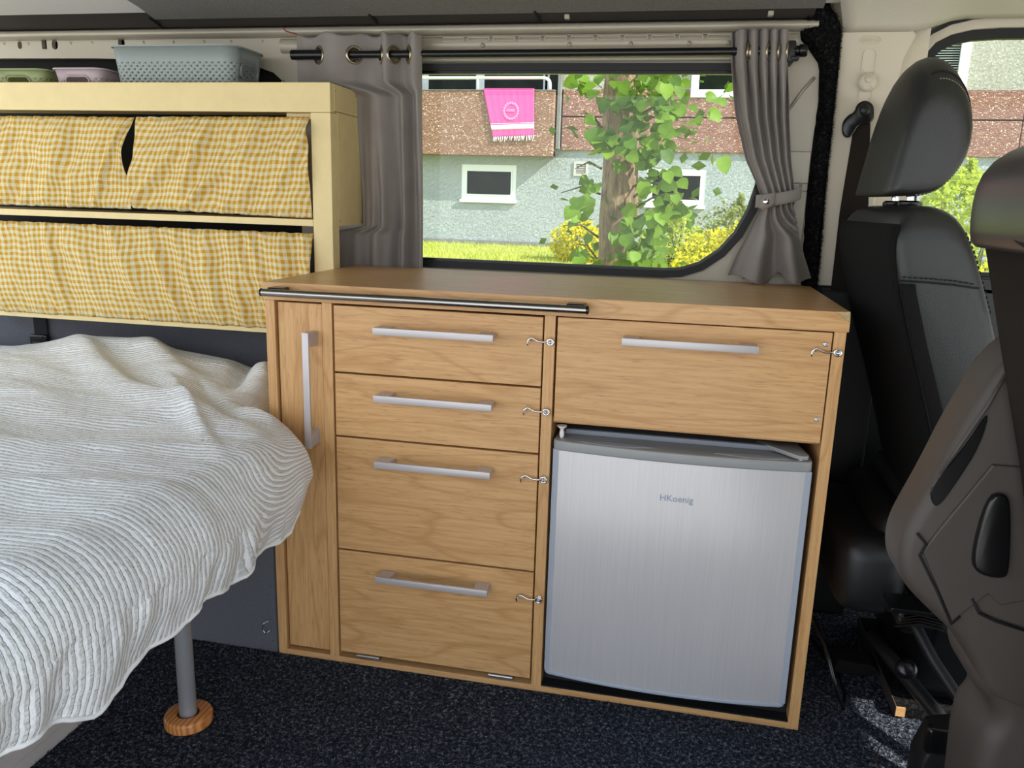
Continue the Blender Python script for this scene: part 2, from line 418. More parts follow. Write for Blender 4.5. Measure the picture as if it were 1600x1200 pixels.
def sheet(name, f, nu, nv, mat, parent=None, uvf=None, keep=None, thick=0):
    """f(i/nu, j/nv) -> point ; quads ; uv from uvf"""
    pts = [f(i / nu, j / nv) for j in range(nv + 1) for i in range(nu + 1)]
    fc = []
    for j in range(nv):
        for i in range(nu):
            if keep is not None and not keep((i + .5) / nu, (j + .5) / nv): continue
            a = j * (nu + 1) + i; fc.append((a, a + 1, a + nu + 2, a + nu + 1))
    me = bpy.data.meshes.new(name); me.from_pydata([tuple(p) for p in pts], [], fc)
    if uvf:
        uv = me.uv_layers.new(name='UVMap'); vi = np.zeros(len(me.loops), dtype=np.int32); me.loops.foreach_get('vertex_index', vi)
        tab = np.array([uvf(i / nu, j / nv) for j in range(nv + 1) for i in range(nu + 1)], dtype=np.float32)
        uv.data.foreach_set('uv', tab[vi].ravel())
    me.polygons.foreach_set('use_smooth', [True] * len(me.polygons))
    o = link(name, me, mat, parent)
    if thick:
        md = o.modifiers.new('thickness', 'SOLIDIFY'); md.thickness = thick; md.offset = 0
    return o
def lerp(a, b, t): return a + (b - a) * t
def interp(x, xs, ys): return float(np.interp(x, xs, ys))
def sstep(a, b, x):
    t = max(0, min(1, (x - a) / (b - a))); return t * t * (3 - 2 * t)

# ------------------------------------------------------------ THE SETTING
# floor (carpeted)
def floor_f(u, v):
    x, y = lerp(-1.6, 2.4, u), lerp(-1.45, .56, v)
    return (x, y, .0015 * noise.noise((x * 9, y * 9, 0)))
fl = sheet('floor', floor_f, 120, 60, M['carpet']); struct(fl, 'dark blue-black speckled needle-felt carpet of the van floor')
bm = box(-1.6, 2.4, -1.45, .56, -.09, -.004, 0); struct(obj('floor_slab', bm, M['black_plastic'], fl))
# loose pile that breaks the flat look of the carpet
nt_ = 42000
px = rng.uniform(-.45, 1.5, nt_); py = rng.uniform(-.75, .30, nt_); hh = rng.uniform(.003, .007, nt_)
msk = ~((px > -.01) & (px < 1.01) & (py > -.004)); px, py, hh = px[msk], py[msk], hh[msk]; k = len(px)
an = rng.uniform(0, 2 * PI, k); dx, dy = np.cos(an) * .0013, np.sin(an) * .0013; lx, ly = rng.normal(0, .003, k), rng.normal(0, .003, k)
V = np.zeros((k, 3, 3)); V[:, 0] = np.c_[px - dx, py - dy, np.zeros(k)]; V[:, 1] = np.c_[px + dx, py + dy, np.zeros(k)]; V[:, 2] = np.c_[px + lx, py + ly, hh]
me = bpy.data.meshes.new('carpet_pile'); me.from_pydata(V.reshape(-1, 3).tolist(), [], np.arange(3 * k).reshape(-1, 3).tolist())
o = link('carpet_pile', me, M['carpet'], fl); tag(o, kind='stuff')

# window wall of the van body (painted metal) with its openings
WY = .49
def grow(pts, d):
    n = len(pts); res = []
    for i in range(n):
        a = Vector(pts[i - 1]); b = Vector(pts[i]); c = Vector(pts[(i + 1) % n])
        t = (c - a).normalized(); res.append((b.x + t.y * d, b.y - t.x * d))
    return res
win_in = [(.04, .765), (.70, .765), (.735, .768), (.775, .782), (.815, .812), (.845, .85), (.868, .90), (.880, .95), (.886, 1.0), (.890, 1.08), (.888, 1.14), (.878, 1.165), (.85, 1.174), (.4, 1.176), (.05, 1.176), (.03, 1.165), (.025, 1.13), (.025, .80), (.03, .775)]
win_in = [(max(x, .03), z) for x, z in win_in]
win_in = grow(win_in, .016)
hole_win = grow(win_in, .004)
rail_holes = []
for (hx, hz, w_, h_) in ((-.905, 1.244, .012, .018), (-.835, 1.247, .012, .024), (-.805, 1.244, .017, .022), (-.62, 1.246, .018, .022)):
    rail_holes.append(rrect(hx - w_ / 2, hx + w_ / 2, hz - h_ / 2, hz + h_ / 2, min(w_, h_) * .48) if w_ != .012 or h_ != .024 else rrect(hx - .007, hx + .007, hz - .013, hz + .013, .001))
rail_holes.append(rrect(-.206, -.198, 1.153, 1.161, .0039))
rec = [(-1.45, .80), (-.165, .80), (-.158, 1.05), (-.162, 1.10), (-.185, 1.145), (-.225, 1.178), (-.28, 1.196), (-.40, 1.205), (-.7, 1.212), (-1.45, 1.216)]
outer = [(-1.5, .0), (1.02, .0), (1.02, 1.31), (-1.5, 1.31)]
wl = plate_holes('wall_back', outer, [hole_win, rec] + rail_holes, WY, WY + .012, M['painted_metal'])
struct(wl, 'cream painted metal side of the van around the window')
struct(obj('wall_back_skin', box(-1.5, -.10, .56, .575, -.05, 1.33, 0), M['dark_recess'], wl))
struct(obj('wall_back_recess', box(-1.5, -.10, .53, .535, .75, 1.30, 0), M['dark_recess'], wl))
# pressed rails above the window
def rail_prof(name, prof, x0, x1, mat, parent):
    bm = bmesh.new(); add_prism(bm, prof, x0, x1, 'yz'); return obj(name, bm, mat, parent, ang=40)
r1 = rail_prof('upper_rail', smooth_poly([(.492, 1.218), (.478, 1.222), (.474, 1.236), (.478, 1.248), (.492, 1.252)], 2), -.20, .935, M['painted_metal'], wl); struct(r1)
r2 = rail_prof('roof_rail', smooth_poly([(.492, 1.252), (.470, 1.255), (.462, 1.262), (.468, 1.272), (.492, 1.276)], 2), -1.45, .97, M['painted_metal'], wl); struct(r2)
r3 = rail_prof('window_lip', smooth_poly([(.492, 1.197), (.484, 1.199), (.482, 1.205), (.486, 1.21), (.492, 1.21)], 2), -.04, .93, M['painted_metal'], wl); struct(r3)
for i in range(13):
    x = .19 + i * .0565
    bm = bmesh.new(); pr_ = rrect(x, x + .049, 1.2385, 1.2475, .002, 3); inn = rrect(x + .002, x + .047, 1.2405, 1.2455, .001, 3)
    struct(obj('rail_pocket', ring_prism(pr_, inn, .4725, .480), M['painted_metal'], wl))
for x in (.28, .47, .60, .72, .8):
    bm = lathe([(.0, .002), (.004, .0015), (.005, 0)], T(x, .4745, 1.231) @ RX(PI / 2), 12); struct(obj('spot_weld', bm, M['painted_metal'], wl, True))
for x in (-.95, -.88, -.76, -.70, -.56, -.48, -.40, -.33, -.25):
    struct(obj('spot_weld', lathe([(.0, .002), (.003, .0015), (.004, 0)], T(x, .4905, 1.247) @ RX(PI / 2), 10), M['painted_metal'], wl, True))
# metal jamb to the right of the window, pressed shape
struct(obj('jamb_rib', tube([(.905, .488, 1.20), (.918, .484, 1.15), (.925, .482, 1.08), (.920, .482, .98), (.912, .484, .88), (.896, .486, .80), (.87, .488, .752)], [.004, .012, .014, .014, .013, .011, .006], 12, flat=.5), M['painted_metal'], wl, True))
struct(obj('jamb_step', box(.935, .985, .483, .490, .955, 1.02, .002), M['painted_metal'], wl))
struct(obj('jamb_step', box(.935, .985, .483, .490, .765, .94, .002), M['painted_metal'], wl))
struct(obj('jamb_brace', tube([(.93, .486, 1.10), (.955, .484, 1.14), (.975, .486, 1.165)], .006, 8, flat=.5), M['painted_metal'], wl, True))
struct(obj('sill_panel', box(-.05, 1.0, .470, .4895, .70, .744, .003), M['painted_metal'], wl))
# dark plastic strip at the roof edge
dk = obj('trim_1', prism([(.40, 1.312), (.472, 1.276), (.492, 1.276), (.492, 1.315)], -1.5, .96, 'yz'), M['painted_dark']); struct(dk, 'dark plastic strip between ceiling lining and metal rail')
for x in (-.50, .035, .40): struct(obj('strip_joint', tube([(x, .432, 1.289), (x + .004, .452, 1.281), (x + .004, .468, 1.2745)], .003, 6), M['rubber'], dk))
for x in (.46, .87): struct(obj('clip', box(x, x + .011, .452, .468, 1.277, 1.287, .002), M['painted_metal'], dk))
# window 1: rubber frame and glass
w1 = obj('window_1', ring_prism(grow(win_in, .003), grow(win_in, -.012), .480, .494), M['rubber'], ang=40); struct(w1, 'side window of the van behind the worktop, black rubber seal')
struct(obj('window_seal', ring_prism(grow(win_in, -.004), grow(win_in, -.018), .486, .500), M['black_gloss'], w1, ang=40))
bm = bmesh.new(); gl = grow(win_in, -.008); add_prism(bm, gl, .497, .4975)
struct(obj('pane', bm, M['glass'], w1))
bm = bmesh.new()
for i, wd in enumerate((.012, .022, .022, .020, .014)): add_box(bm, .700, .700 + wd, .4955, .4958, .792 - i * .0036, .7928 - i * .0036)
struct(obj('glass_print', bm, M['black_plastic'], w1))

# ceiling
def ceil_pts(x0, x1, dz):
    prof = [(.440, 1.2875), (.38, 1.302), (.2, 1.335), (-.2, 1.36), (-1.38, 1.365)]
    vs_ = []
    bm = bmesh.new(); rows = []
    for (y, z) in prof: rows.append([bm.verts.new((x0(y), y, z + dz)), bm.verts.new((x1, y, z + dz)), bm.verts.new((x1, y, z + dz + .008)), bm.verts.new((x0(y), y, z + dz + .008))])
    for A, B in zip(rows, rows[1:]):
        for k in range(4): bm.faces.new((A[k], A[(k + 1) % 4], B[(k + 1) % 4], B[k]))
    bm.faces.new(rows[0]); bm.faces.new(rows[-1][::-1]); return bm
ce = obj('ceiling', ceil_pts(lambda y: -1.55, 1.0, .008), M['board_white'], ang=30); struct(ce, 'pale painted ceiling board at the left')
cf = obj('ceiling.001', ceil_pts(lambda y: interp(y, [-1.4, .316, .44], [-.62, -.49, -.49]), .972, -.001), M['felt'], ang=30); struct(cf, 'grey felt ceiling lining with a slanted left edge')
# cab headliner, curving down to the pillar
def hl(u, v):
    x = lerp(1.020 - .045 * min(1, v * 4), 2.25, u)
    k = sstep(1.14, 1.27, x)
    y0, z0 = .485 + .085 * k, 1.252 + .040 * k
    if v < .5:
        a = v / .5; y = lerp(y0, .20, a); z = lerp(z0, 1.345, math.sin(a * PI / 2) ** .8)
    else: y = lerp(.20, -1.35, (v - .5) / .5); z = 1.345
    return (x, y, z)
ch = sheet('ceiling.002', hl, 40, 40, M['headliner'], thick=.006); struct(ch, 'cream fabric headliner over the cab')
struct(obj('sun_block_panel', box(2.24, 2.26, -1.38, .575, .94, 1.40, 0), M['headliner'], ce))  # unseen panel added to keep low sun off the fridge and floor
struct(obj('roof_skin', box(-1.6, 2.3, -1.38, .575, 1.385, 1.40, 0), M['painted_metal'], ce))

# black fuzzy carpet strip on the body pillar
sl = [(.930, 1.31), (.945, 1.285), (.937, 1.243), (.962, 1.215), (.982, 1.189), (.988, 1.12), (.986, 1.065), (.984, .938), (.992, .753), (.995, .4), (.998, .0)]
sr = [(.985, 1.31), (1.018, 1.262), (1.019, 1.236), (1.020, 1.2), (1.020, 1.128), (1.021, 1.06), (1.021, .978), (1.024, .85), (1.026, .754), (1.03, .4), (1.03, .0)]
bm = bmesh.new(); nn = 90; rows = []
for i in range(nn + 1):
    z = lerp(1.31, .0, i / nn); xl = interp(z, [p[1] for p in sl][::-1], [p[0] for p in sl][::-1]); xr = interp(z, [p[1] for p in sr][::-1], [p[0] for p in sr][::-1])
    xl += .002 * noise.noise((z * 60, 0, 0)); xr += .0015 * noise.noise((z * 60, 5, 0))
    rows.append([bm.verts.new((lerp(xl, xr, t), yy + .002 * noise.noise((z * 90, t * 9, 2)), z)) for t, yy in ((0, .488), (.08, .472), (.3, .466), (.7, .466), (.92, .470), (1, .488))])
for A, B in zip(rows, rows[1:]):
    for k in range(5): bm.faces.new((A[k], A[k + 1], B[k + 1], B[k]))
cs = obj('trim_2', bm, M['carpet_black'], smooth=True); struct(cs, 'black fuzzy carpet strip beside the cream pillar')
kf = 9000; zz = rng.uniform(.74, 1.31, kf); tt = rng.uniform(0, 1, kf)
xl = np.interp(zz, [p[1] for p in sl][::-1], [p[0] for p in sl][::-1]); xr = np.interp(zz, [p[1] for p in sr][::-1], [p[0] for p in sr][::-1])
xx = xl + (xr - xl) * tt; yb = np.where((tt < .06) | (tt > .94), .474, .468)
V = np.zeros((kf, 3, 3)); V[:, 0] = np.c_[xx - .0008, yb, zz]; V[:, 1] = np.c_[xx + .0008, yb, zz + .0004]; V[:, 2] = np.c_[xx + rng.normal(0, .002, kf), yb - rng.uniform(.002, .005, kf), zz + rng.normal(0, .002, kf)]
me = bpy.data.meshes.new('strip_pile'); me.from_pydata(V.reshape(-1, 3).tolist(), [], np.arange(3 * kf).reshape(-1, 3).tolist()); tag(link('strip_pile', me, M['carpet_black'], cs), kind='stuff')

# cream pillar cover with its belt height adjuster
bm = bmesh.new()
add_prism(bm, [(1.018, 1.254), (1.152, 1.252), (1.158, 1.244), (1.140, 1.20), (1.128, 1.10), (1.120, .9), (1.122, .745), (1.022, .745), (1.018, 1.10)], .483, .510, 'xz', .004)
pc = obj('trim_3', bm, M['trim_cream'], ang=35); struct(pc, 'cream plastic pillar cover with belt height adjuster')
# slot, knob and embossed badge
def oval(cx, cz, a, b, n=28): return [(cx + a * math.cos(2 * PI * k / n), cz + b * math.sin(2 * PI * k / n)) for k in range(n)]
struct(obj('badge_ring', ring_prism(oval(1.0735, 1.235, .0205, .0085), oval(1.0735, 1.235, .0192, .0073), .4808, .4835), M['trim_cream'], pc, ang=40))
struct(text_obj('badge_text', 'AIRBAG', .0105, .0006, M['trim_cream'], T(1.0735, .4822, 1.235) @ RX(PI / 2), pc))
slot = rrect(1.062, 1.088, 1.10, 1.219, .011); slot_i = rrect(1.0635, 1.0865, 1.1015, 1.2175, .010)
struct(obj('adjuster_slot', ring_prism(slot, slot_i, .4800, .4835), M['trim_cream'], pc, ang=40))
struct(obj('adjuster_plate', prism(slot_i, .4818, .4832), M['trim_cream'], pc))
kn = obj('adjuster_knob', lathe([(.0, .016), (.012, .0155), (.0175, .012), (.0185, .006), (.0175, 0)], T(1.0755, .482, 1.155) @ RX(PI / 2), 28), M['trim_cream'], pc, True); struct(kn)
struct(obj('knob_button', lathe([(.0, .005), (.006, .0045), (.0075, .002), (.008, 0)], T(1.0755, .467, 1.160) @ RX(PI / 2), 20), M['trim_cream'], kn, True))
struct(obj('knob_groove', ring_prism(oval(1.0755, 1.144, .009, .0045, 20), oval(1.0755, 1.144, .0078, .0034, 20), .466, .470), M['trim_cream'], kn))

# cab door: window 2
ww = [(1.205, .78), (1.9, .78), (2.1, 1.0), (2.1, 1.20), (1.9, 1.245), (1.45, 1.255), (1.34, 1.255), (1.29, 1.252), (1.255, 1.244), (1.232, 1.232), (1.218, 1.214), (1.210, 1.185), (1.207, 1.10)]
dr = plate_holes('door_1', [(1.12, .0), (2.3, .0), (2.3, 1.34), (1.12, 1.34)], [grow(ww, .010)], .600, .625, M['painted_metal']); struct(dr, 'cab door beside the driver seat')
w2 = obj('window_2', ring_prism(grow(ww, .022), grow(ww, 0), .590, .606), M['rubber'], ang=40); struct(w2, 'cab door window behind the headrest, black rubber edge')
struct(obj('window_channel', ring_prism(grow(ww, .040), grow(ww, .020), .578, .600), M['trim_cream'], w2, ang=40))
struct(obj('window_seal', ring_prism(grow(ww, .046), grow(ww, .038), .570, .585), M['rubber'], w2, ang=40))
struct(obj('door_post', box(1.190, 1.207, .585, .60, .78, 1.18, .002), M['pvc'], w2))
struct(obj('door_post', box(1.207, 1.224, .580, .598, .78, 1.05, .002), M['rubber'], w2))
struct(obj('pane', prism(ww, .603, .6034), M['glass'], w2))
struct(obj('door_card', box(1.12, 2.3, .57, .60, .0, .77, .004), M['black_plastic'], dr))
struct(obj('door_jamb', box(1.0, 1.19, .512, .60, .745, 1.34, 0), M['trim_cream'], dr))
struct(obj('door_jamb', box(1.0, 1.19, .512, .60, .0, .744, 0), M['black_plastic'], dr))
# lower lining right of the cabinet, dark
ld = obj('trim_4', box(1.03, 1.16, .46, .482, .0, .74, .006), M['black_plastic']); struct(ld, 'black lower pillar trim behind the driver seat')
# carpeted wheel-box wall under the bed, and lining under the shelf
wb = obj('wall_left_lining', box(-1.5, -.004, .0, .012, .0, .365, .002), M['lining']); struct(wb, 'blue grey felt covered panel under the bed'); wb.name = 'wall_left'
struct(obj('panel_top', box(-1.5, -.004, .012, .47, .353, .365, 0), M['lining'], wb))
hk = obj('open_hook', tube([(-.016, .0, .071), (-.018, -.008, .0715), (-.024, -.010, .068), (-.0285, -.010, .060), (-.0285, -.010, .052), (-.024, -.010, .046), (-.018, -.010, .047), (-.014, -.010, .053)], .0011, 8), M['chrome'], wb, True); struct(hk)
for (x, z) in ((-.012, .145), (-.012, .026)): struct(obj('staple', box(x - .002, x + .003, -.0015, .001, z, z + .001, 0), M['chrome'], wb))
wn = obj('wall_left_lining', box(-1.5, -.012, .472, .486, .36, .80, .002), M['lining']); struct(wn, 'blue grey felt lining below the cream shelf'); wn.name = 'wall_left.001'

# outside ground under and beside the van on the door side, unseen, added pale to bounce sunlight in
gp = sheet('paving', lambda u, v: (lerp(-30, 30, u), lerp(-30, 1.2, v), -.62), 4, 4, M['paving']); struct(gp, 'pale paving the van stands on, unseen and added for bounced light')

# ------------------------------------------------------------ CABINET
cab = thing('kitchen_cabinet', (.5, .2, 0), 'oak veneer van kitchen cabinet with drawers, standing under the window', 'cabinet')
X1, X2, X3, X4, X5, X6 = .018, .1105, .1293, .5169, .5357, .9818
ZT, ZW, D = .7152, .7472, .4272
obj('side_panel', box(0, X1, 0, D - .002, 0, ZT, .0006), M['oak_v'], cab)
obj('side_panel', box(X6, 1.0, 0, D - .002, 0, ZT, .0006), M['oak_v'], cab)
obj('divider', box(X2, X3, 0, D - .004, .0121, ZT, .0006), M['oak_v'], cab)
obj('divider', box(X4, X5, 0, D - .004, .0121, ZT, .0006), M['oak_v'], cab)
obj('bottom_board', box(X1, X6, 0, D - .004, .0, .0121, .0006), M['oak_h'], cab)
obj('back_board', box(X1, X6, D - .010, D - .004, .0121, ZT, 0), M['dark_recess'], cab)
obj('shelf_board', box(X5, X6, .025, D - .01, .522, .534, .0005), M['oak_h'], cab)

def bar_handle(parent, axis, a0, a1, c, y0=-.0015):
    """slim flat bar handle: bar plus two wedge feet, front at y=-.031"""
    bm = bmesh.new()
    if axis == 'x':
        add_box(bm, a0, a1, -.0335, -.0285, c - .0062, c + .0062, .0008)
        for s, e in ((a0, 1), (a1, -1)):
            pts = [(s + .0005 * e, -.0285), (s + .026 * e, -.0285), (s + .029 * e, y0 + .001), (s + .002 * e, y0 + .001)]
            add_prism(bm, pts, c - .0055, c + .0055, 'xy', .0006, 1)
    else:
        add_box(bm, c - .0062, c + .0062, -.0335, -.0285, a0, a1, .0008)
        for s, e in ((a0, 1), (a1, -1)):
            pts = [(-.0285, s + .0005 * e), (-.0285, s + .026 * e), (y0 + .001, s + .029 * e), (y0 + .001, s + .002 * e)]
            add_prism(bm, pts, c - .0055, c + .0055, 'yz', .0006, 1)
    o = obj('handle', bm, M['alu'], parent, ang=35); tag(o, 'satin aluminium bar handle'); return o
FR = .0015
def front(name, x0, x1, z0, z1, mat, y0=FR):
    o = obj(name, box(x0, x1, y0, y0 + .016, z0, z1, .0009), mat, cab)
    return o
dA = front('door', .0215, .1075, .0185, .7115, M['oak_v'], .006); bar_handle(dA, 'z', .449, .664, .0925, .006)
tag(dA, 'narrow upright door at the left end')
rows_ = [(.5905, .7115, .675), (.4695, .5870, .5535), (.2435, .4660, .4305), (.0235, .2400, .2045)]
for i, (z0, z1, hz) in enumerate(rows_):
    d = front('drawer' if i < 3 else 'flap_door', .1325, .5140, z0, z1, M['oak_h'])
    bar_handle(d, 'x', .2195, .4350, hz)
    if i < 3: obj('drawer_box', box(.140, .506, .018, .36, z0 + .01, z1 - .03, 0), M['oak_y'], d)
    if i == 3:
        tag(d, 'lowest front, a flap hinged at the bottom')
        for (hx0, hx1) in ((.167, .214), (.434, .481)):
            bm = bmesh.new(); add_tube(bm, [(hx0, -.0005, .0205), ((hx0 + hx1) / 2, -.0005, .0205), (hx1, -.0005, .0205)], .0026, 10)
            add_box(bm, hx0, hx1, .0005, .012, .0150, .0170, 0)
            for q in range(1, 5):
                xq = lerp(hx0, hx1, q / 5); add_tube(bm, [(xq - .0004, -.0005, .0205), (xq + .0004, -.0005, .0205)], .0031, 10)
            tag(obj('hinge', bm, M['zinc'], d, ang=40), 'zinc butt hinge')
rd = front('drawer', .5395, .9795, .5315, .7135, M['oak_h'], -.001); bar_handle(rd, 'x', .6505, .8665, .6835, -.001)
tag(rd, 'wide drawer over the fridge')
for (sx, sz) in ((.9705, .6945), (.9705, .5705)):
    bm = lathe([(.0, .0012), (.003, .001), (.0042, .0)], T(sx, -.0012, sz) @ RX(PI / 2), 16); add_box(bm, sx - .0022, sx + .0022, -.0028, -.0020, sz - .0004, sz + .0004, 0); add_box(bm, sx - .0004, sx + .0004, -.0028, -.0020, sz - .0022, sz + .0022, 0)
    tag(obj('screw', bm, M['zinc'], rd), 'small cross-head screw')
def latch(xe, xh, z):
    # screw eye with its ring on the frame, S-shaped hook, second eye on the drawer
    bm = bmesh.new()
    add_tube(bm, [(xe + .0052 * math.cos(a), -.008, z + .0052 * math.sin(a)) for a in np.linspace(0, 2 * PI, 20, endpoint=False)], .0017, 8, closed=True)
    L = xe - xh
    path = [(xe - .0040, z + .0010), (xe - .010, z - .0005), (xe - .018, z - .0008), (xe - .024, z + .0012), (xe - .030, z + .0048), (xe - .034, z + .0048), (xh + .001, z + .0010), (xh - .0005, z - .004), (xh + .0008, z - .0085)]
    add_tube(bm, [(a, -.008 + (0 if i else 0), b) for i, (a, b) in enumerate(path)], [.0016] * 6 + [.0016, .0015, .0013], 8)
    h = obj('hook_latch', bm, M['chrome'], cab, True); tag(h, 'small chrome hook latch')
    bm = bmesh.new(); add_lathe(bm, [(.0, .0035), (.0022, .003), (.0032, .0015), (.0032, -.006)], T(xe, -.0075, z) @ RX(PI / 2), 14)
    add_lathe(bm, [(.0045, .0008), (.0052, 0)], T(xe, -.0001, z) @ RX(PI / 2), 14)
    obj('screw_eye', bm, M['chrome'], h, True)
    bm = bmesh.new(); add_tube(bm, [(xh + .003 + .0028 * math.cos(a), -.006 + .0035 * math.sin(a), z - .0005) for a in np.linspace(0, 2 * PI, 14, endpoint=False)], .0009, 6, closed=True)
    add_tube(bm, [(xh + .003, -.0030, z - .0005), (xh + .003, .004, z - .0005)], .0011, 6)
    obj('screw_eye', bm, M['chrome'], h, True)
for (xe, xh, z) in ((.5290, .4900, .671), (.5265, .4870, .548), (.5265, .4860, .424), (.5260, .4850, .192), (.9890, .9500, .683)): latch(xe, xh, z)

# worktop with chipped corner and steel rail
wt = thing('worktop', (.5, .2, ZT), 'oak veneer worktop slab with a chipped right front corner, on the cabinet', 'worktop')

bm = bmesh.new(); add_prism(bm, [(-.0025, -.002), (1.003, -.002), (1.003, D), (-.0025, D)], ZT + .0004, ZW, 'xy')
q1, q2, q3 = Vector((.978, -.002, ZW)), Vector((1.003, -.002, ZW - .017)), Vector((1.003, .007, ZW))
pn = (q2 - q1).cross(q3 - q1).normalized()
if pn.dot(Vector((1, -1, 1))) < 0: pn = -pn
bmesh.ops.bevel(bm, geom=list(bm.edges), offset=.0007, segments=2, affect='EDGES')
bmesh.ops.bisect_plane(bm, geom=list(bm.verts) + list(bm.edges) + list(bm.faces), plane_co=q1, plane_no=pn, clear_outer=True)
obj('slab', bm, M['oak_top'], wt)
bm = bmesh.new(); NC = 8; gv = {}
for i in range(NC + 1):
    for j in range(NC + 1 - i):
        p = q1 + (q2 - q1) * (i / NC) + (q3 - q1) * (j / NC)
        e = 0 if (i == 0 or j == 0 or i + j == NC) else 1
        gv[i, j] = bm.verts.new(p - pn * (-.0002 + e * .0010 * (1 + noise.noise(p * 400))))
for i in range(NC):
    for j in range(NC - i):
        bm.faces.new((gv[i, j], gv[i + 1, j], gv[i, j + 1]))
        if i + j < NC - 1: bm.faces.new((gv[i + 1, j], gv[i + 1, j + 1], gv[i, j + 1]))
tag(obj('broken_corner', bm, M['chip'], wt), 'raw chipboard showing at the chipped corner')
# steel rail along the front edge of the worktop
rl = obj('rail', tube([(.012, -.030, .7315), (.30, -.030, .7318), (.590, -.030, .7318)], .0068, 20), M['steel'], wt, ang=40); tag(rl, 'brushed steel tube rail on the front edge')
for (xa, s_) in ((.012, -1), (.590, 1)):
    obj('end_cap', lathe([(.0060, 0), (.0073, .001), (.0073, .003), (.005, .0045), (.003, .0048)], T(xa, -.030, .7317) @ RY(s_ * PI / 2), 20), M['black_gloss'], rl, ang=40)
for xa in (.020, .556): obj('bracket', box(xa, xa + .030, -.028, -.0022, .7335, .7405, .002), M['black_gloss'], rl)

# ------------------------------------------------------------ FRIDGE
fr = thing('mini_fridge', (.757, .2, .0121), 'small silver fridge with brushed steel door in the cabinet opening', 'fridge')
FX0, FX1 = .541, .972
def arc(x): t = (x - FX0) / (FX1 - FX0) * 2 - 1; return -.0055 - .017 * (1 - t * t)
def door_outline(x0, x1, dy, back, n=24):
    pts = [(x0, back), (x1, back)]
    rr = .010
    pts += [(x1, arc(x1) + dy + rr), (x1 - .002, arc(x1) + dy + .004)]
    pts += [(x, arc(x) + dy) for x in np.linspace(x1 - .008, x0 + .008, n)]
    pts += [(x0 + .002, arc(x0) + dy + .004), (x0, arc(x0) + dy + rr)]
    return pts
obj('body', box(FX0 + .010, FX1 - .010, .048, .42, .030, .500, .003), M['fridge_body'], fr)
obj('top_panel', prism([(.560, .046), (.945, .046), (.955, .060), (.955, .42), (.550, .42), (.550, .060)], .4985, .5075, 'xy', .0015), M['fridge_top'], fr)
obj('top_edge', box(.556, .948, .043, .047, .4975, .5065, .001), M['fridge_body'], fr)
fd = obj('door', prism(door_outline(FX0 + .002, FX1 - .002, 0, .040), .052, .4815, 'xy', .0012, 2), M['brushed'], fr, ang=30)
tag(fd, 'brushed steel fridge door')
ob = door_outline(FX0, FX1, -.002, .041)
cap = obj('door_cap', prism(ob, .4815, .4990, 'xy', .0025, 3), M['fridge_plastic'], fd, ang=35)
obj('door_foot', prism(ob, .0445, .0525, 'xy', .0022, 3), M['fridge_edge'], fd, ang=35)
for (x0, x1) in ((FX0, FX0 + .010), (FX1 - .010, FX1)):
    obj('door_edge', prism([(x0, .041), (x1, .041), (x1, arc(x1) - .0006), ((x0 + x1) / 2, arc((x0 + x1) / 2) - .0012), (x0, arc(x0) - .0006)] if x0 > .7 else [(x0, .041), (x1, .041), (x1, arc(x1) - .0012), ((x0 + x1) / 2, arc((x0 + x1) / 2) - .0006), (x0, arc(x0) + .003)], .052, .4820, 'xy', .0006, 1), M['fridge_edge'], fd, ang=35)
for (xa, xb, yy) in ((.585, .715, -.004), (.815, .935, -.002)):
    pts = []
    for k in range(25):
        t = k / 24; pts.append((lerp(xa, xb, t), yy - .010 * math.sin(PI * t)))
    for k in range(23, 0, -1):
        t = k / 24; pts.append((lerp(xa, xb, t), yy + .010 * math.sin(PI * t)))
    obj('finger_grip', prism(pts, .4985, .4996, 'xy', .0004, 1), M['fridge_edge'], cap, ang=35)
text_obj('logo', 'HKoenig', .0158, .0003, M['logo'], T(.7575, arc(.7575) - .0004, .4185) @ RX(PI / 2), fd)
hp = prism([(.905, .075), (.955, .075), (.966, .004), (.963, -.004), (.955, -.007), (.947, -.004), (.885, .065)], .5010, .5080, 'xy', .0012, 2)
tag(obj('hinge_cover', hp, M['fridge_plastic'], fr, ang=35), 'wedge-shaped grey hinge cover')
obj('hinge_pin', lathe([(.003, 0), (.003, .004)], T(.953, .000, .498), 12), M['white_plastic'], fr)
bm = lathe([(.0030, 0), (.0030, .003), (.0042, .003), (.0042, .012), (.0030, .013), (.0035, .016), (.0090, .021), (.0088, .022), (.0, .0215)], T(.553, .012, .499), 18)
tag(obj('lock_pin', bm, M['white_plastic'], fr, ang=40), 'small white plastic locking pin on the fridge door')
obj('base_plinth', box(FX0 - .004, FX1 + .008, .024, .42, .0152, .046, .001), M['black_plastic'], fr)
obj('black_mat', box(X5 + .0005, X6 - .0005, .0012, .035, .0123, .0150, 0), M['black_plastic'], fr)
for (x, z) in ((.556, .024), (.952, .024)): obj('screw', lathe([(.0, .001), (.0026, 0)], T(x, .0298, z) @ RX(PI / 2), 12), M['zinc'], fr)
for x in (.562, .950): obj('door_stud', lathe([(.004, 0), (.004, .003)], T(x, .0, .0415), 12), M['fridge_edge'], fr)
for x in (.57, .94): obj('foot', lathe([(.012, 0), (.012, .02)], T(x, .06, .0122), 14), M['black_plastic'], fr)

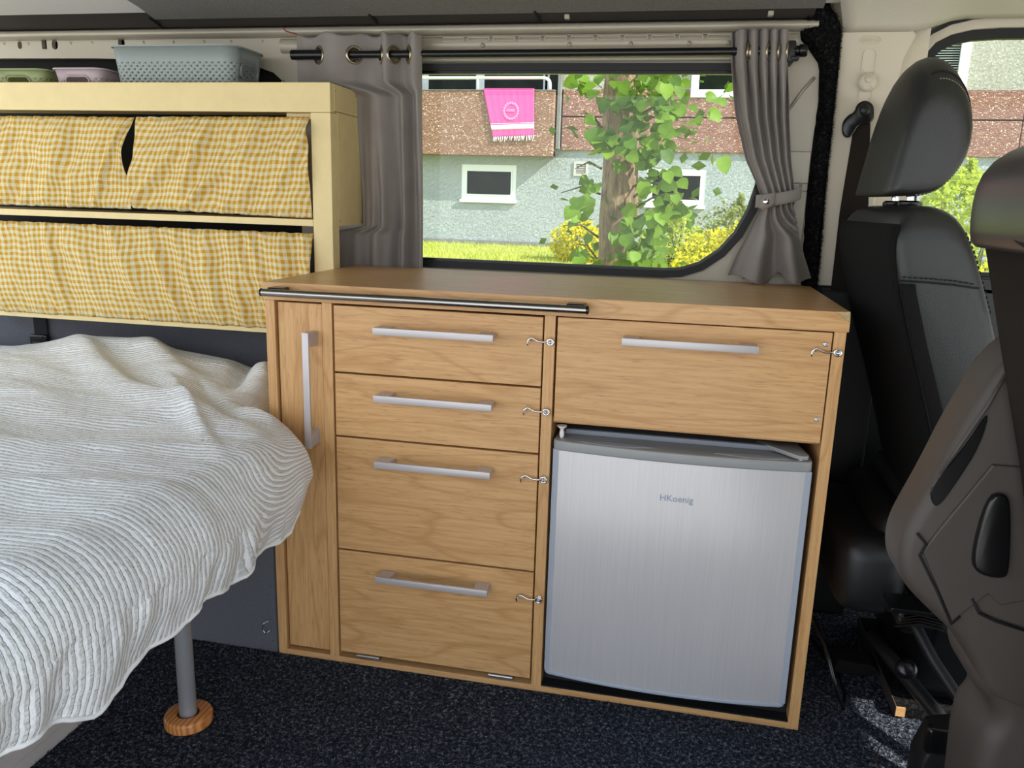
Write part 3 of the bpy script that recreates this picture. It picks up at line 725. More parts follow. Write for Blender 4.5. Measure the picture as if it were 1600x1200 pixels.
# ------------------------------------------------------------ CREAM SHELF
SF = .31
sh = thing('wall_shelf', (-.45, .40, .595), 'cream painted wooden wall shelf with gingham curtains, hung left of the window', 'shelf')
obj('front_lip', box(-1.05, -.004, SF, SF + .020, 1.0725, 1.132, .0012), M['cream_paint'], sh)
obj('side_lip', box(-.024, -.0035, SF + .0205, .480, 1.0775, 1.1315, .0012), M['cream_paint'], sh)
obj('top_board', box(-1.05, -.025, SF + .021, .480, 1.082, 1.100, .001), M['cream_paint'], sh)
obj('front_post', box(-.0495, -.0045, SF + .0005, SF + .036, .595, 1.0720, .0015), M['cream_paint'], sh)
obj('side_board', box(-.022, -.005, SF + .0375, .478, .838, 1.0765, .001), M['cream_paint'], sh)
obj('middle_board', box(-1.05, -.0500, SF + .001, .46, .8365, .8510, .001), M['cream_paint'], sh)
obj('bottom_board', box(-1.05, -.0230, SF + .0365, .47, .5965, .6080, .001), M['cream_paint'], sh)
obj('bottom_rail', box(-1.05, -.0500, SF + .001, SF + .036, .5955, .6080, .001), M['cream_paint'], sh)
obj('corner_block', box(-.115, -.051, SF + .022, SF + .04, 1.060, 1.0725, .001), M['cream_paint'], sh)
for (x, y, z) in ((-.0034, .338, 1.118), (-.0048, .352, .849), (-.0048, .472, .846)):
    obj('nail_head', lathe([(.0, .0006), (.0018, 0)], T(x, y, z) @ RY(PI / 2), 10), M['seat_brown'], sh)

# gingham curtains on the shelf
def gathered(name, label, x0, x1, zt, zb, y, ph, lean, amp=.011, group=None, slit=None, zt1=None, zb1=None):
    """x0..x1 width, zt..zb height; gathered on an elastic at top and bottom"""
    W_ = x1 - x0; nu = int(W_ / .0035); nv = 60
    zt1 = zt if zt1 is None else zt1; zb1 = zb if zb1 is None else zb1
    r = random.Random(ph); rid = []
    n = int(W_ / .032)
    for k in range(n):
        rid.append((x0 + W_ * (k + r.uniform(.1, .9)) / n, r.uniform(.006, .014), r.uniform(.5, 1.3) * amp, lean * r.uniform(.5, 1.4), r.uniform(.25, 1.0), r.choice((0, 1, 1, .5))))
    def f(u, v):
        x = x0 + W_ * u; t = v    # v: 0 top, 1 bottom
        mid = math.sin(PI * t) ** .6
        yy = y - .004 - .006 * mid
        for (xc, wd, a, ln, ext, side) in rid:
            c = xc - ln * (t - .5 + .0)
            d = (x - c) / (wd * (1 + 1.1 * mid))
            wgt = 1 if side == .5 else (1 - t * ext if side == 0 else 1 - (1 - t) * ext)
            yy -= a * wgt * math.exp(-d * d) * (.35 + .9 * mid)
        edge = max(0, 1 - t / .10) + max(0, 1 - (1 - t) / .10)
        yy -= .0030 * edge * (math.sin(x * 620 + ph) + .6 * math.sin(x * 987 + 2 * ph))
        yy += .006 * noise.noise((x * 14, t * 3 + ph, ph)) + .003 * noise.noise((x * 34, t * 7 + ph, ph))
        zz = lerp(lerp(zt, zt1, u), lerp(zb, zb1, u), t)
        zz += .0022 * noise.noise((x * 55, t * 2, ph)) * edge - .006 * math.sin(PI * t) * 0 + .004 * noise.noise((x * 8, t * 2, ph + 3)) * mid
        xx = x - lean * .12 * math.sin(PI * t) * 0
        if slit: xx += slit * math.sin(PI * min(1, t * 1.25)) * (u if slit < 0 else (1 - u)) ** 14 if t < .8 else 0
        if slit: xx -= .022 * t * ((u if slit < 0 else (1 - u)) ** 3)
        return (xx, yy, zz)
    def uvf(u, v):
        x = W_ * u
        return (x * 1.16 + .010 * noise.noise((x * 12, v * 2, ph)) + lean * .45 * (v - .5) * 1.0 + .006 * noise.noise((x * 30, v * 5, ph + 9)), v * (zt - zb) * 1.06 + .007 * noise.noise((x * 9, v * 3, ph + 5)) + .003 * noise.noise((x * 40, v * 4, ph + 5)))
    o = sheet(name, f, nu, nv, M['gingham'], None, uvf, thick=.0006)
    tag(o, label, 'curtain', group); return o
gg = 'gingham curtains on the shelf'
gathered('gingham_curtain', 'yellow gingham curtain on the top shelf, left of the dark slit', -1.04, -.468, 1.059, .860, SF + .006, 3, .13, slit=-.024)
gathered('gingham_curtain', 'yellow gingham curtain on the top shelf, between the slit and the cream post', -.466, -.052, 1.060, .862, SF + .006, 11, .17, .012, slit=.0001, zt1=1.063, zb1=.853)
gathered('gingham_curtain', 'yellow gingham curtain on the lower shelf behind the cabinet corner', -1.04, -.050, .823, .607, SF + .002, 23, -.07, .011, zt1=.821)

# ------------------------------------------------------------ BASKETS
def basket(name, label, x0, x1, y0, y1, z0, h, mat, long_axis, pitch=(.0150, .0066), handle='both', rad=.028, taper=.012, hs=(.048, .019)):
    b = thing(name, ((x0 + x1) / 2, (y0 + y1) / 2, z0), label, 'basket', 'plastic baskets on the shelf')
    W_, L_ = x1 - x0, y1 - y0
    def loop(off, n=6):
        return rrect(x0 + off, x1 - off, y0 + off, y1 - off, max(.006, rad - off * .5), n)
    P0 = loop(0, 8); n = len(P0); per = [0]
    for i in range(n): per.append(per[-1] + (Vector(P0[(i + 1) % n]) - Vector(P0[i])).length)
    Lp = per[-1]
    loops = {}
    def pos(s, t):
        """s along perimeter, t height 0..1"""
        s = s % Lp; i = max(0, int(np.searchsorted(per, s, side='right') - 1)); i = min(i, n - 1)
        f = (s - per[i]) / max(1e-9, per[i + 1] - per[i])
        off = taper * (1 - t); key = round(off, 5)
        if key not in loops: loops[key] = loop(off, 8)
        Q = loops[key]; a, c = Q[i], Q[(i + 1) % n]
        return Vector((lerp(a[0], c[0], f), lerp(a[1], c[1], f), z0 + h * t))
    nu = int(round(Lp / pitch[0])); du = Lp / nu; hole_top = .74 * h
    nr = int(hole_top / pitch[1]); bm = bmesh.new()
    def handle_zone(p, zz):
        if zz < h * .36 or zz > h * .36 + hs[1] * 1.25: pass
        zc = z0 + h * .58
        if abs(p.z - zc) > hs[1] / 2: return False
        if long_axis == 'x': return abs(p.y - (y0 + y1) / 2) < hs[0] / 2 and (p.x < x0 + rad * .6 or p.x > x1 - rad * .6)
        return abs(p.x - (x0 + x1) / 2) < hs[0] / 2 and (p.y < y0 + rad * .6 or p.y > y1 - rad * .6)
    def near_handle(p):
        zc = z0 + h * .58
        if abs(p.z - zc) > hs[1] / 2 + .006: return False
        if long_axis == 'x': return abs(p.y - (y0 + y1) / 2) < hs[0] / 2 + .010 and (p.x < x0 + rad * .6 or p.x > x1 - rad * .6)
        return abs(p.x - (x0 + x1) / 2) < hs[0] / 2 + .010 and (p.y < y0 + rad * .6 or p.y > y1 - rad * .6)
    for r in range(nr):
        za, zb = r * pitch[1], (r + 1) * pitch[1]; so = (r % 2) * du / 2
        for k in range(nu):
            sa, sb = k * du + so, (k + 1) * du + so; pc = pos((sa + sb) / 2, (za + zb) / 2 / h)
            if handle_zone(pc, (za + zb) / 2): continue
            cor = [(sa, za), ((sa + sb) / 2, za), (sb, za), (sb, (za + zb) / 2), (sb, zb), ((sa + sb) / 2, zb), (sa, zb), (sa, (za + zb) / 2)]
            O = [bm.verts.new(pos(s, z / h)) for s, z in cor]
            if near_handle(pc): bm.faces.new(O); continue
            hr = lerp(.0031, .0016, zb / hole_top); sc_, zc_ = (sa + sb) / 2, (za + zb) / 2
            I = [bm.verts.new(pos(sc_ + hr * math.cos(a), (zc_ + hr * .82 * math.sin(a)) / h)) for a in [PI * 1.25 + PI / 4 * q for q in range(8)]]
            for q in range(8): bm.faces.new((O[q], O[(q + 1) % 8], I[(q + 1) % 8], I[q]))
    zt_ = nr * pitch[1]
    for k in range(nu * 2):
        a, c = k * du / 2, (k + 1) * du / 2
        bm.faces.new([bm.verts.new(pos(s, z / h)) for s, z in ((a, zt_), (c, zt_), (c, h), (a, h))])
    bmesh.ops.remove_doubles(bm, verts=bm.verts, dist=.00015)
    wlo = obj('wall', bm, mat, b, ang=45); md = wlo.modifiers.new('t', 'SOLIDIFY'); md.thickness = .0014
    obj('rim', ring_prism(rrect(x0 - .004, x1 + .004, y0 - .004, y1 + .004, rad + .003), rrect(x0 + .001, x1 - .001, y0 + .001, y1 - .001, rad - .001), z0 + h - .0015, z0 + h + .0015, 'xy'), mat, b, ang=40)
    obj('bottom', prism(rrect(x0 + taper, x1 - taper, y0 + taper, y1 - taper, rad * .8), z0, z0 + .002, 'xy'), mat, b)
    for e in (0, 1):
        bm = bmesh.new(); zc = h * .58; off = taper * (1 - .58)
        st = rrect(-hs[0] / 2, hs[0] / 2, -hs[1] / 2, hs[1] / 2, hs[1] * .48, 6)
        path = []
        for (a, c) in st:
            tt = taper * (1 - (zc + c) / h)
            if long_axis == 'x': path.append(((x0 + tt - .0008) if e == 0 else (x1 - tt + .0008), (y0 + y1) / 2 + a, z0 + zc + c))
            else: path.append(((x0 + x1) / 2 + a, (y0 + tt - .0008) if e == 0 else (y1 - tt + .0008), z0 + zc + c))
        add_tube(bm, path, .0019, 8, closed=True); obj('grip', bm, mat, b, True)
    return b
basket('plastic_basket', 'large grey-blue perforated plastic basket on top of the shelf', -.538, -.232, .332, .470, 1.1003, .110, M['basket_blue'], 'x', handle='both', hs=(.072, .030))
basket('plastic_basket', 'small pale pink perforated plastic basket between the green and the grey-blue one', -.690, -.562, .334, .468, 1.1003, .064, M['basket_pink'], 'y', rad=.02, hs=(.060, .022))
basket('plastic_basket', 'small green perforated plastic basket at the left end of the shelf top', -.850, -.712, .334, .468, 1.1003, .063, M['basket_green'], 'y', rad=.02, hs=(.060, .022))

# ------------------------------------------------------------ STRAP
st = obj('webbing_strap', box(-.925, -.885, .462, .4655, .38, .600, .0006), M['webbing']); tag(st, 'black webbing strap with plastic buckle hanging below the shelf', 'strap')
bk = bmesh.new(); add_prism(bk, rrect(-.931, -.879, .495, .524, .006), .450, .462, 'xz', .002); add_box(bk, -.921, -.889, .447, .451, .516, .5205, .001); add_box(bk, -.921, -.889, .447, .451, .500, .5045, .001)
obj('buckle', bk, M['black_gloss'], st, ang=35)

# ------------------------------------------------------------ CURTAIN ROD AND GREY CURTAINS
RZ_, RY_ = 1.206, .430
rod = obj('curtain_rod', tube([(-.135, RY_, RZ_), (.4, RY_, RZ_), (.925, RY_, RZ_ + .001)], .0078, 18), M['rod_black'], smooth=True, ang=40); tag(rod, 'black extending curtain rod above the side window', 'curtain rod')
obj('inner_tube', tube([(-.06, RY_, RZ_), (-.147, RY_, RZ_)], .0105, 18), M['rod_black'], rod, ang=40)
obj('end_cap', lathe([(.0, .028), (.010, .027), (.012, .024), (.012, .012), (.0095, .010), (.0095, .004), (.011, .002), (.011, 0)], T(.922, RY_, RZ_ + .001) @ RY(PI / 2), 20), M['black_gloss'], rod, ang=40)
bm = bmesh.new(); add_box(bm, .912, .926, RY_ - .010, .4885, 1.186, 1.224, .002); add_box(bm, .908, .930, .470, .4885, 1.214, 1.234, .002); add_box(bm, .918, .934, RY_ - .014, RY_ + .012, 1.1885, 1.196, .002)
obj('bracket', bm, M['black_plastic'], rod, ang=35)
bm = bmesh.new(); add_box(bm, -.150, -.140, RY_ - .004, .4885, 1.198, 1.214, .002); obj('bracket', bm, M['black_plastic'], rod)

def header_y(x, xs, A):
    k = np.interp(x, xs, np.arange(len(xs)))
    return RY_ + A * math.sin(PI * float(k) + 0) * 1.0
# left curtain: rings where the header crosses the rod
xsL = [-.160, -.078, .004, .066, .094, .128, .160]
def lc(u, v):
    z = lerp(1.247, .715, v)
    xt = lerp(-.137, .158, u)
    sq = sstep(0, .22, v)
    xb = lerp(.008 if z < 1.135 else -.137, .158, u)
    xl = lerp(-.142, .0005, sstep(1.152, 1.118, z))
    x = lerp(xl, .158, u) - .085 * sstep(.838, .815, z) * (1 - u) ** 3
    k = float(np.interp(xt, xsL, np.arange(len(xsL))))
    A = lerp(.019, .014, v)
    y = RY_ + A * math.sin(PI * k) * (1 - .25 * v)
    y += sstep(.15, 1, v) * (.010 * math.sin(u * 23 + 1) + .006 * math.sin(u * 41 + v * 2)) + .004 * noise.noise((x * 12, z * 5, 2)) * min(1, v * 3)
    y += .022 * sstep(.25, .75, v)
    z += .004 * math.sin(PI * k * 2) * max(0, 1 - v * 12) - .006 * abs(math.sin(PI * k)) * max(0, 1 - v * 12) * 0
    return (x, y, z)
ringsL = [-.078, .004, .066, .094, .128]
RI = .0150
def keepL(u, v):
    x, y, z = lc(u, v)
    for rx_ in ringsL:
        d = lc((rx_ + .137) / .295, (1.247 - RZ_) / (1.247 - .715))
        if (Vector((x, y, z)) - Vector(d)).length < RI: return False
    return True
cl = sheet('grey_curtain', lc, 220, 110, M['curtain'], None, None, keepL, thick=.0008)
tag(cl, 'long grey curtain with metal eyelets hanging left of the window', 'curtain', 'grey window curtains')
def eyelet(parent, x, y, tang):
    bm = bmesh.new(); a = Vector(tang).normalized(); b = Vector((0, 0, 1)); c = Vector((x, y, RZ_ - .001)); nrm = a.cross(b)
    for r, h_ in ((.0172, .0),):
        pts = [c + a * math.cos(t) * .0175 + b * math.sin(t) * .0175 for t in np.linspace(0, 2 * PI, 32, endpoint=False)]
        add_tube(bm, pts, .0036, 8, closed=True, flat=.75)
    return obj('eyelet', bm, M['steel_warm'], parent, True)
M['steel_warm'] = plain('eyelet_nickel', (176, 164, 140), .25, .9)
for x in ringsL:
    u0 = (x + .137) / .295; v0 = (1.247 - RZ_) / .532; p = Vector(lc(u0, v0)); p2 = Vector(lc(u0 + .012, v0)); eyelet(cl, p.x, p.y, (p2.x - p.x, p2.y - p.y, 0))
# header seam line
# right curtain, tied back
zK = [1.245, 1.18, 1.08, 1.00, .945, .925, .905, .86, .80, .752]
xlK = [.797, .803, .824, .850, .879, .888, .888, .872, .850, .836]
xrK = [.914, .918, .928, .940, .951, .955, .955, .968, .988, 1.006]
npl = 5.5
def rc(u, v):
    z = lerp(1.245, .752, v)
    xl = interp(z, zK[::-1], xlK[::-1]); xr = interp(z, zK[::-1], xrK[::-1])
    tight = 1 - min(1, abs(z - .92) / .09)
    ue = u
    if v < .10: ue = u
    x = lerp(xl, xr, ue)
    ph = 2 * PI * npl * (u ** 1.25)
    A = lerp(.020, .008, sstep(0, .60, v)) if z > .92 else lerp(.008, .020, sstep(.92, .78, z))
    pl = math.sin(ph) if z > .92 else math.sin(lerp(ph, 2 * PI * 2.1 * u + .6, sstep(.92, .84, z)))
    y = RY_ + A * pl - .010 * tight * math.sin(PI * u)
    if z > 1.1: x += .004 * math.cos(ph) * sstep(1.1, 1.2, z)
    y += .003 * noise.noise((x * 22, z * 8, 7))
    if z < .90:
        y += -.012 * math.sin(PI * u) * sstep(.90, .78, z)
        z += sstep(.86, .752, z) * (.010 * math.sin(u * 6.5 + 1.2) + .028 * math.exp(-((u - .60) / .10) ** 2))
        y += .012 * math.exp(-((u - .55) / .12) ** 2) * sstep(.90, .80, z)
    return (x, min(y, .466), z)
cr_ = sheet('grey_curtain', rc, 260, 120, M['curtain'], thick=.0008)
tag(cr_, 'grey curtain tied back with a buttoned band, right of the window', 'curtain', 'grey window curtains')
for x in (.829, .845, .868, .888, .905):
    u0 = (x - .797) / .117; p = Vector(rc(u0, .08)); p2 = Vector(rc(u0 + .01, .08)); eyelet(cr_, p.x, RY_, (p2.x - p.x, p2.y - p.y, 0))
def band(u, v):
    a = lerp(-.15, 1.12, u) * PI; cx = .922; w_ = .043
    x = cx - w_ * math.cos(a); y = RY_ - .024 * math.sin(a) - .002
    z = .926 + lerp(-.014, .016, u) + lerp(-.0125, .0125, v) - .005 * math.sin(a)
    return (x, y, z)
tb = sheet('tie_band', band, 40, 4, M['curtain'], cr_, thick=.0022)
def flap(u, v):
    x = lerp(.882, .912, u); return (x, RY_ - .029 - .004 * math.sin(PI * u) - .001, .914 + lerp(-.014, .014, v) * (1 if u > .25 else .55 + 1.8 * u) + .010 * (x - .89) / .03)
sheet('band_end', flap, 12, 4, M['curtain'], tb, thick=.002)
obj('button', lathe([(.0, .003), (.004, .0028), (.0062, .0015), (.0065, 0)], T(.896, RY_ - .0335, .9155) @ RX(PI / 2), 20), M['chrome'], tb, ang=40)
# red wire peeping out by the rail
wr = obj('red_wire', tube([(-.185, .475, 1.278), (-.183, .466, 1.268), (-.176, .462, 1.262), (-.160, .463, 1.258), (-.150, .470, 1.257)], .0012, 6), plain('red_wire', (150, 24, 20), .5), smooth=True); tag(wr, 'thin red wire poking out of the roof rail', 'wire')

# ------------------------------------------------------------ BED
bed = thing('bed', (-.55, -.45, 0), 'raised bed on round aluminium legs, left of the cabinet', 'bed')
obj('platform', box(-1.35, .035, -1.25, -.02, .375, .393, .002), M['beige_board'], bed)
obj('platform', box(-1.35, -.03, -.018, .44, .375, .393, .002), M['beige_board'], bed)
obj('mattress', box(-1.35, .060, -1.26, -.045, .3945, .480, .03, 4), plain('mattress_cover', (232, 230, 226), .9), bed)
obj('mattress', box(-1.35, -.045, -.043, .42, .3945, .480, .02, 4), M['beige_board'], bed)
LX, LY = -.045, -.24
leg = obj('leg', tube([(LX, LY, .018), (LX, LY, .20), (LX, LY, .374)], .0145, 28), M['alu_leg'] if 'alu_leg' in M else plain('anodised_tube', (160, 162, 164), .35, .4), bed, ang=40); tag(leg, 'round aluminium leg')
hole = [(LX + .018 * math.cos(a), LY + .018 * math.sin(a)) for a in np.linspace(0, 2 * PI, 40, endpoint=False)]
def disc_ring(r0, r1, z0, z1, bev):
    prof = [(r0, z0), (r1 - bev, z0), (r1, z0 + bev), (r1, z1 - bev * 1.6), (r1 - bev * .4, z1 - bev * .6), (r1 - bev * 1.4, z1), (r0 + .001, z1), (r0, z1 - .001)]
    bm = bmesh.new(); rings = [[bm.verts.new((LX + r * math.cos(a), LY + r * math.sin(a), z)) for a in np.linspace(0, 2 * PI, 48, endpoint=False)] for r, z in prof]
    for i in range(len(rings)):
        A, B = rings[i], rings[(i + 1) % len(rings)]
        for k in range(48): bm.faces.new((A[k], A[(k + 1) % 48], B[(k + 1) % 48], B[k]))
    return bm
tag(obj('foot_disc', disc_ring(.0185, .0400, .0, .021, .003), M['pine'], leg, ang=40), 'round pine disc under the leg')
obj('foot_cup', lathe([(.018, .002), (.018, .006)], T(LX, LY, 0), 28), M['rod_black'], leg)
bp = obj('side_panel', box(-.232, -.220, -1.24, -.262, .0, .372, .001), M['beige_board'], bed); tag(bp, 'pale board panel under the bed')
obj('panel_rail', box(-.2195, -.214, -1.24, -.262, .03, .058, .002), M['beige_board'], bed)

# duvet ---------------------------------------------------------------
XL_ = -1.15
ye = [-1.30, -1.0, -.78, -.60, -.40, -.22, -.10, -.055, -.02, .03, .10, .42]
xe = [.110, .120, .128, .134, .142, .150, .140, .100, .020, -.030, -.040, -.050]
yh = [-1.30, -.90, -.77, -.70, -.64, -.56, -.45, -.37, -.25, -.17, -.10, -.05, .0, .42]
zh = [.335, .345, .352, .338, .318, .328, .348, .340, .346, .350, .372, .40, .41, .41]
ridges = [  # (x0, y0, x1, y1, width, height)
    (-.68, .30, -.02, -.13, .050, .024), (-.48, .36, -.20, .06, .050, .026), (-.16, .30, .03, -.02, .036, .026),
    (-.95, .12, -.35, -.12, .07, .012), (-.85, -.12, -.20, -.32, .07, .012), (-.55, -.40, .02, -.25, .05, .010), (-.70, -.52, .0, -.46, .06, .011), (-.35, -.78, .06, -.64, .05, .012),
    (-.25, .34, -.16, .16, .028, -.022), (-.24, .12, -.02, -.06, .030, -.018), (-.30, .10, .02, -.20, .022, .010)]
def seg_d(px_, py_, a):
    x0, y0, x1, y1 = a[:4]; dx_, dy_ = x1 - x0, y1 - y0; L2 = dx_ * dx_ + dy_ * dy_
    t = ((px_ - x0) * dx_ + (py_ - y0) * dy_) / L2; tc_ = max(0, min(1, t))
    ex = px_ - (x0 + dx_ * tc_); ey = py_ - (y0 + dy_ * tc_); return math.hypot(ex, ey)
def seg_w(px_, py_, a):
    x0, y0, x1, y1 = a[:4]; dx_, dy_ = x1 - x0, y1 - y0
    t = ((px_ - x0) * dx_ + (py_ - y0) * dy_) / (dx_ * dx_ + dy_ * dy_)
    return sstep(-.35, .25, t) * (1 - sstep(.75, 1.35, t))
def line_d(px_, py_, a):
    x0, y0, x1, y1 = a[:4]; dx_, dy_ = x1 - x0, y1 - y0; L = math.hypot(dx_, dy_)
    return ((px_ - x0) * dy_ - (py_ - y0) * dx_) / L
def top_z(x, y):
    z = .506 + .012 * sstep(-.2, .3, y)
    for r in ridges:
        d = (line_d(x, y, r) + .02 * math.sin(x * 9 + r[0] * 7)) / r[4]; d = d if d > 0 else d * 1.7; z += r[5] * math.exp(-d * d) * seg_w(x, y, r)
    z += .030 * math.exp(-((x + .60) / .16) ** 2 - ((y - .36) / .09) ** 2)
    z += .014 * noise.noise((x * 3.2, y * 5.0, 1.3)) + .006 * noise.noise((x * 7, y * 16, 4.1)) + .0022 * noise.noise((x * 16, y * 44, 9.7))
    z -= .045 * sstep(.34, .43, y)
    return z
def duvet(u, v):
    y = lerp(-1.30, .425, v) ; E_ = interp(y, ye, xe); Hz = interp(y, yh, zh)
    zt = top_z(E_ - .10, y); R_ = .085
    L1 = (E_ - R_) - XL_; L2 = R_ * 1.7; L3 = max(.02, zt - R_ - Hz)
    s_ = u * (L1 + L2 + L3)
    und = .010 * noise.noise((1.7, y * 6.0, .4)) + .003 * noise.noise((3.1, y * 22, .4))
    if s_ < L1: x = XL_ + s_; z = top_z(x, y)
    elif s_ < L1 + L2:
        a = (s_ - L1) / L2 * PI / 2; x = E_ - R_ + R_ * math.sin(a); zz0 = top_z(min(x, E_ - .02), y)
        z = lerp(zz0, zt, a / (PI / 2)) - R_ * (1 - math.cos(a)); x += und * math.sin(a)
    else:
        t = (s_ - L1 - L2) / L3; x = E_ + und - .022 * t * t + .006 * math.sin(y * 60 + 2 * math.sin(y * 17)) * t; z = zt - R_ - L3 * t
        z += .004 * math.sin(y * 43) * t + .003 * noise.noise((y * 60, 2, 3)) * t
        x += .005 * noise.noise((y * 35, t * 2, 8))
    # fine seersucker puckers as real relief
    return (x, y, z)
def duv_uv(u, v):
    y = lerp(-1.30, .425, v); E_ = interp(y, ye, xe); Hz = interp(y, yh, zh); L = (E_ - .085) - XL_ + .145 + (.42 - Hz)
    s_ = u * L
    L1_ = (E_ - .085) - XL_; dr_ = max(0, s_ - L1_ - .01); w_ = sstep(-.42, -.14, y); wd2 = w_ * sstep(0, .09, dr_)
    yy = (y + .12) * 1.06 * (1 - .72 * wd2) - w_ * dr_ * 1.3
    return (s_, yy + .014 * noise.noise((s_ * 4, y * 5, 6)) + .004 * noise.noise((s_ * 11, y * 18, 2)))
dv = sheet('duvet', duvet, 420, 520, M['duvet'], None, duv_uv)
md = dv.modifiers.new('t', 'SOLIDIFY'); md.thickness = .006; md.offset = -1
tag(dv, 'white and grey striped seersucker duvet draped over the bed', 'duvet')
# hem welt
bm = bmesh.new(); pts = []
for k in range(160):
    p = duvet(1.0, k / 159 * .77 + .01); pts.append((p[0] + .0005, p[1], p[2] + .001))
add_tube(bm, pts, .0040, 6, flat=.8); obj('hem', bm, plain('duvet_hem', (238, 238, 236), .9), dv, True)

# ------------------------------------------------------------ DRIVER SEAT
ds = thing('driver_seat', (1.3, .22, 0), 'black leather driver seat with large headrest beyond the cabinet', 'seat')
def loft_y(prof_fn, ys, name, mat, parent, ang=50, sub=1):
    """closed xz section at each y station"""
    bm = bmesh.new(); rings = [[bm.verts.new((x, y, z)) for x, z in prof_fn(i, y)] for i, y in enumerate(ys)]
    n = len(rings[0])
    for A, B in zip(rings, rings[1:]):
        for k in range(n): bm.faces.new((A[k], A[(k + 1) % n], B[(k + 1) % n], B[k]))
    bm.faces.new(rings[0][::-1]); bm.faces.new(rings[-1])
    o = obj(name, bm, mat, parent, smooth=True)
    if sub: md = o.modifiers.new('s', 'SUBSURF'); md.levels = sub; md.render_levels = sub
    return o
# backrest: side profile leans (bottom further forward)
rear = [(1.062, .900), (1.050, .880), (1.052, .840), (1.066, .78), (1.092, .70), (1.128, .60), (1.160, .50), (1.19, .40), (1.205, .33)]
frnt = [(1.36, .33), (1.34, .42), (1.30, .52), (1.262, .60), (1.232, .68), (1.205, .76), (1.180, .83), (1.160, .880), (1.140, .903)]
sec = rear[::-1] + [(1.075, .912), (1.115, .916)] + frnt[::-1]
ysB = [-.005, .0, .012, .04, .10, .20, .30, .36, .40, .425, .437, .442]
def secB(i, y):
    t = min(1, min(y + .005, .442 - y) / .045); s_ = math.sqrt(max(0, 1 - (1 - t) ** 2)); top = .55 + .45 * s_
    zt = .90 + .012 * s_ - .05 * (1 - s_)
    res = []
    for (x, z) in sec:
        xm = interp(z, [.33, .5, .7, .9], [1.28, 1.22, 1.16, 1.105]); k = lerp(.84, 1.0, s_)
        res.append((xm + (x - xm) * k, min(z, zt + .02) - (1 - s_) * .03 * sstep(.75, .91, z)))
    return res
bk_ = loft_y(secB, ysB, 'backrest', M['leather'], ds)
# rear fabric panel and seam tape
def rear_pan(u, v):
    z = lerp(.885, .34, v); x = interp(z, [.33, .40, .50, .60, .70, .78, .84, .88, .90], [1.205, 1.19, 1.160, 1.128, 1.092, 1.066, 1.052, 1.050, 1.058]); y = lerp(.004, .436, u)
    b = .010 * math.sin(PI * u) * 1.0
    return (x - .006 - b + .010 * (abs(2 * u - 1) ** 6), y, z)
sheet('rear_cover', rear_pan, 30, 30, M['seat_fabric'], ds, thick=.004)
def tape(dx, w_, mat, z0=.34, z1=.796):
    def f(u, v):
        z = lerp(z1, z0, v); x = interp(z, [.33, .40, .50, .60, .70, .78, .84, .88, .90], [1.205, 1.19, 1.160, 1.128, 1.092, 1.066, 1.052, 1.050, 1.058]) + dx + w_ * u
        return (x, -.0075 + .0035 * abs(u - .5), z)
    return f
sheet('side_fabric', tape(.004, .022, 0), 4, 30, M['seat_fabric'], ds, thick=.003)
# seams with stitches
def seam(pts, name, par, mat, r=.0009, dash=.004, gap=.0025):
    bm = bmesh.new(); P_ = [Vector(p) for p in pts]; acc = 0
    for a, b in zip(P_, P_[1:]):
        L = (b - a).length; n = max(1, int(L / (dash + gap)))
        for k in range(n):
            s0 = a.lerp(b, k / n); s1 = a.lerp(b, (k + dash / (dash + gap)) / n); add_tube(bm, [s0, s1], r, 5)
    return obj(name, bm, mat, par, True)
seam([(1.068, -.0085, .806), (1.10, -.0095, .806), (1.14, -.0095, .804), (1.172, -.0085, .800)], 'stitching', ds, M['thread_dark'], .0012)
obj('seam', tube([(1.064, -.0062, .800), (1.10, -.0072, .800), (1.14, -.0072, .798), (1.178, -.0060, .794)], .0016, 6), M['thread_dark'], ds, True)
seam([(1.150, .001, .876), (1.163, -.004, .85), (1.175, -.0065, .82), (1.187, -.0068, .79), (1.20, -.0068, .755)], 'stitching', ds, M['thread_dark'], .0011)
# cushion and pedestal
obj('cushion', box(1.16, 1.62, -.005, .445, .30, .425, .045, 4), M['leather'], ds, ang=60)
obj('pedestal', box(1.20, 1.52, .10, .42, .024, .295, .04, 5), M['black_gloss'], ds, ang=60)
bm = bmesh.new(); add_tube(bm, [(1.06, .10, .20), (1.045, .10, .27), (1.075, .10, .34), (1.14, .10, .372), (1.21, .10, .36)], [.02, .028, .032, .03, .02], 14)
obj('side_cover', box(1.045, 1.165, .055, .40, .20, .345, .040, 5), M['black_plastic'], ds, ang=60)
bm.free()
obj('cushion_cover', box(1.11, 1.22, .10, .42, .26, .385, .045, 5), M['black_plastic'], ds, ang=60)
# headrest: two posts, sleeves, D-shaped pad
for y in (.155, .255):
    obj('headrest_post', tube([(1.105, y, .900), (1.105, y, .95)], .0062, 14), M['chrome'], ds, ang=40)
    obj('post_sleeve', lathe([(.018, 0), (.020, .003), (.020, .008), (.016, .011)], T(1.105, y, .911), 22), M['black_gloss'], ds, ang=40)
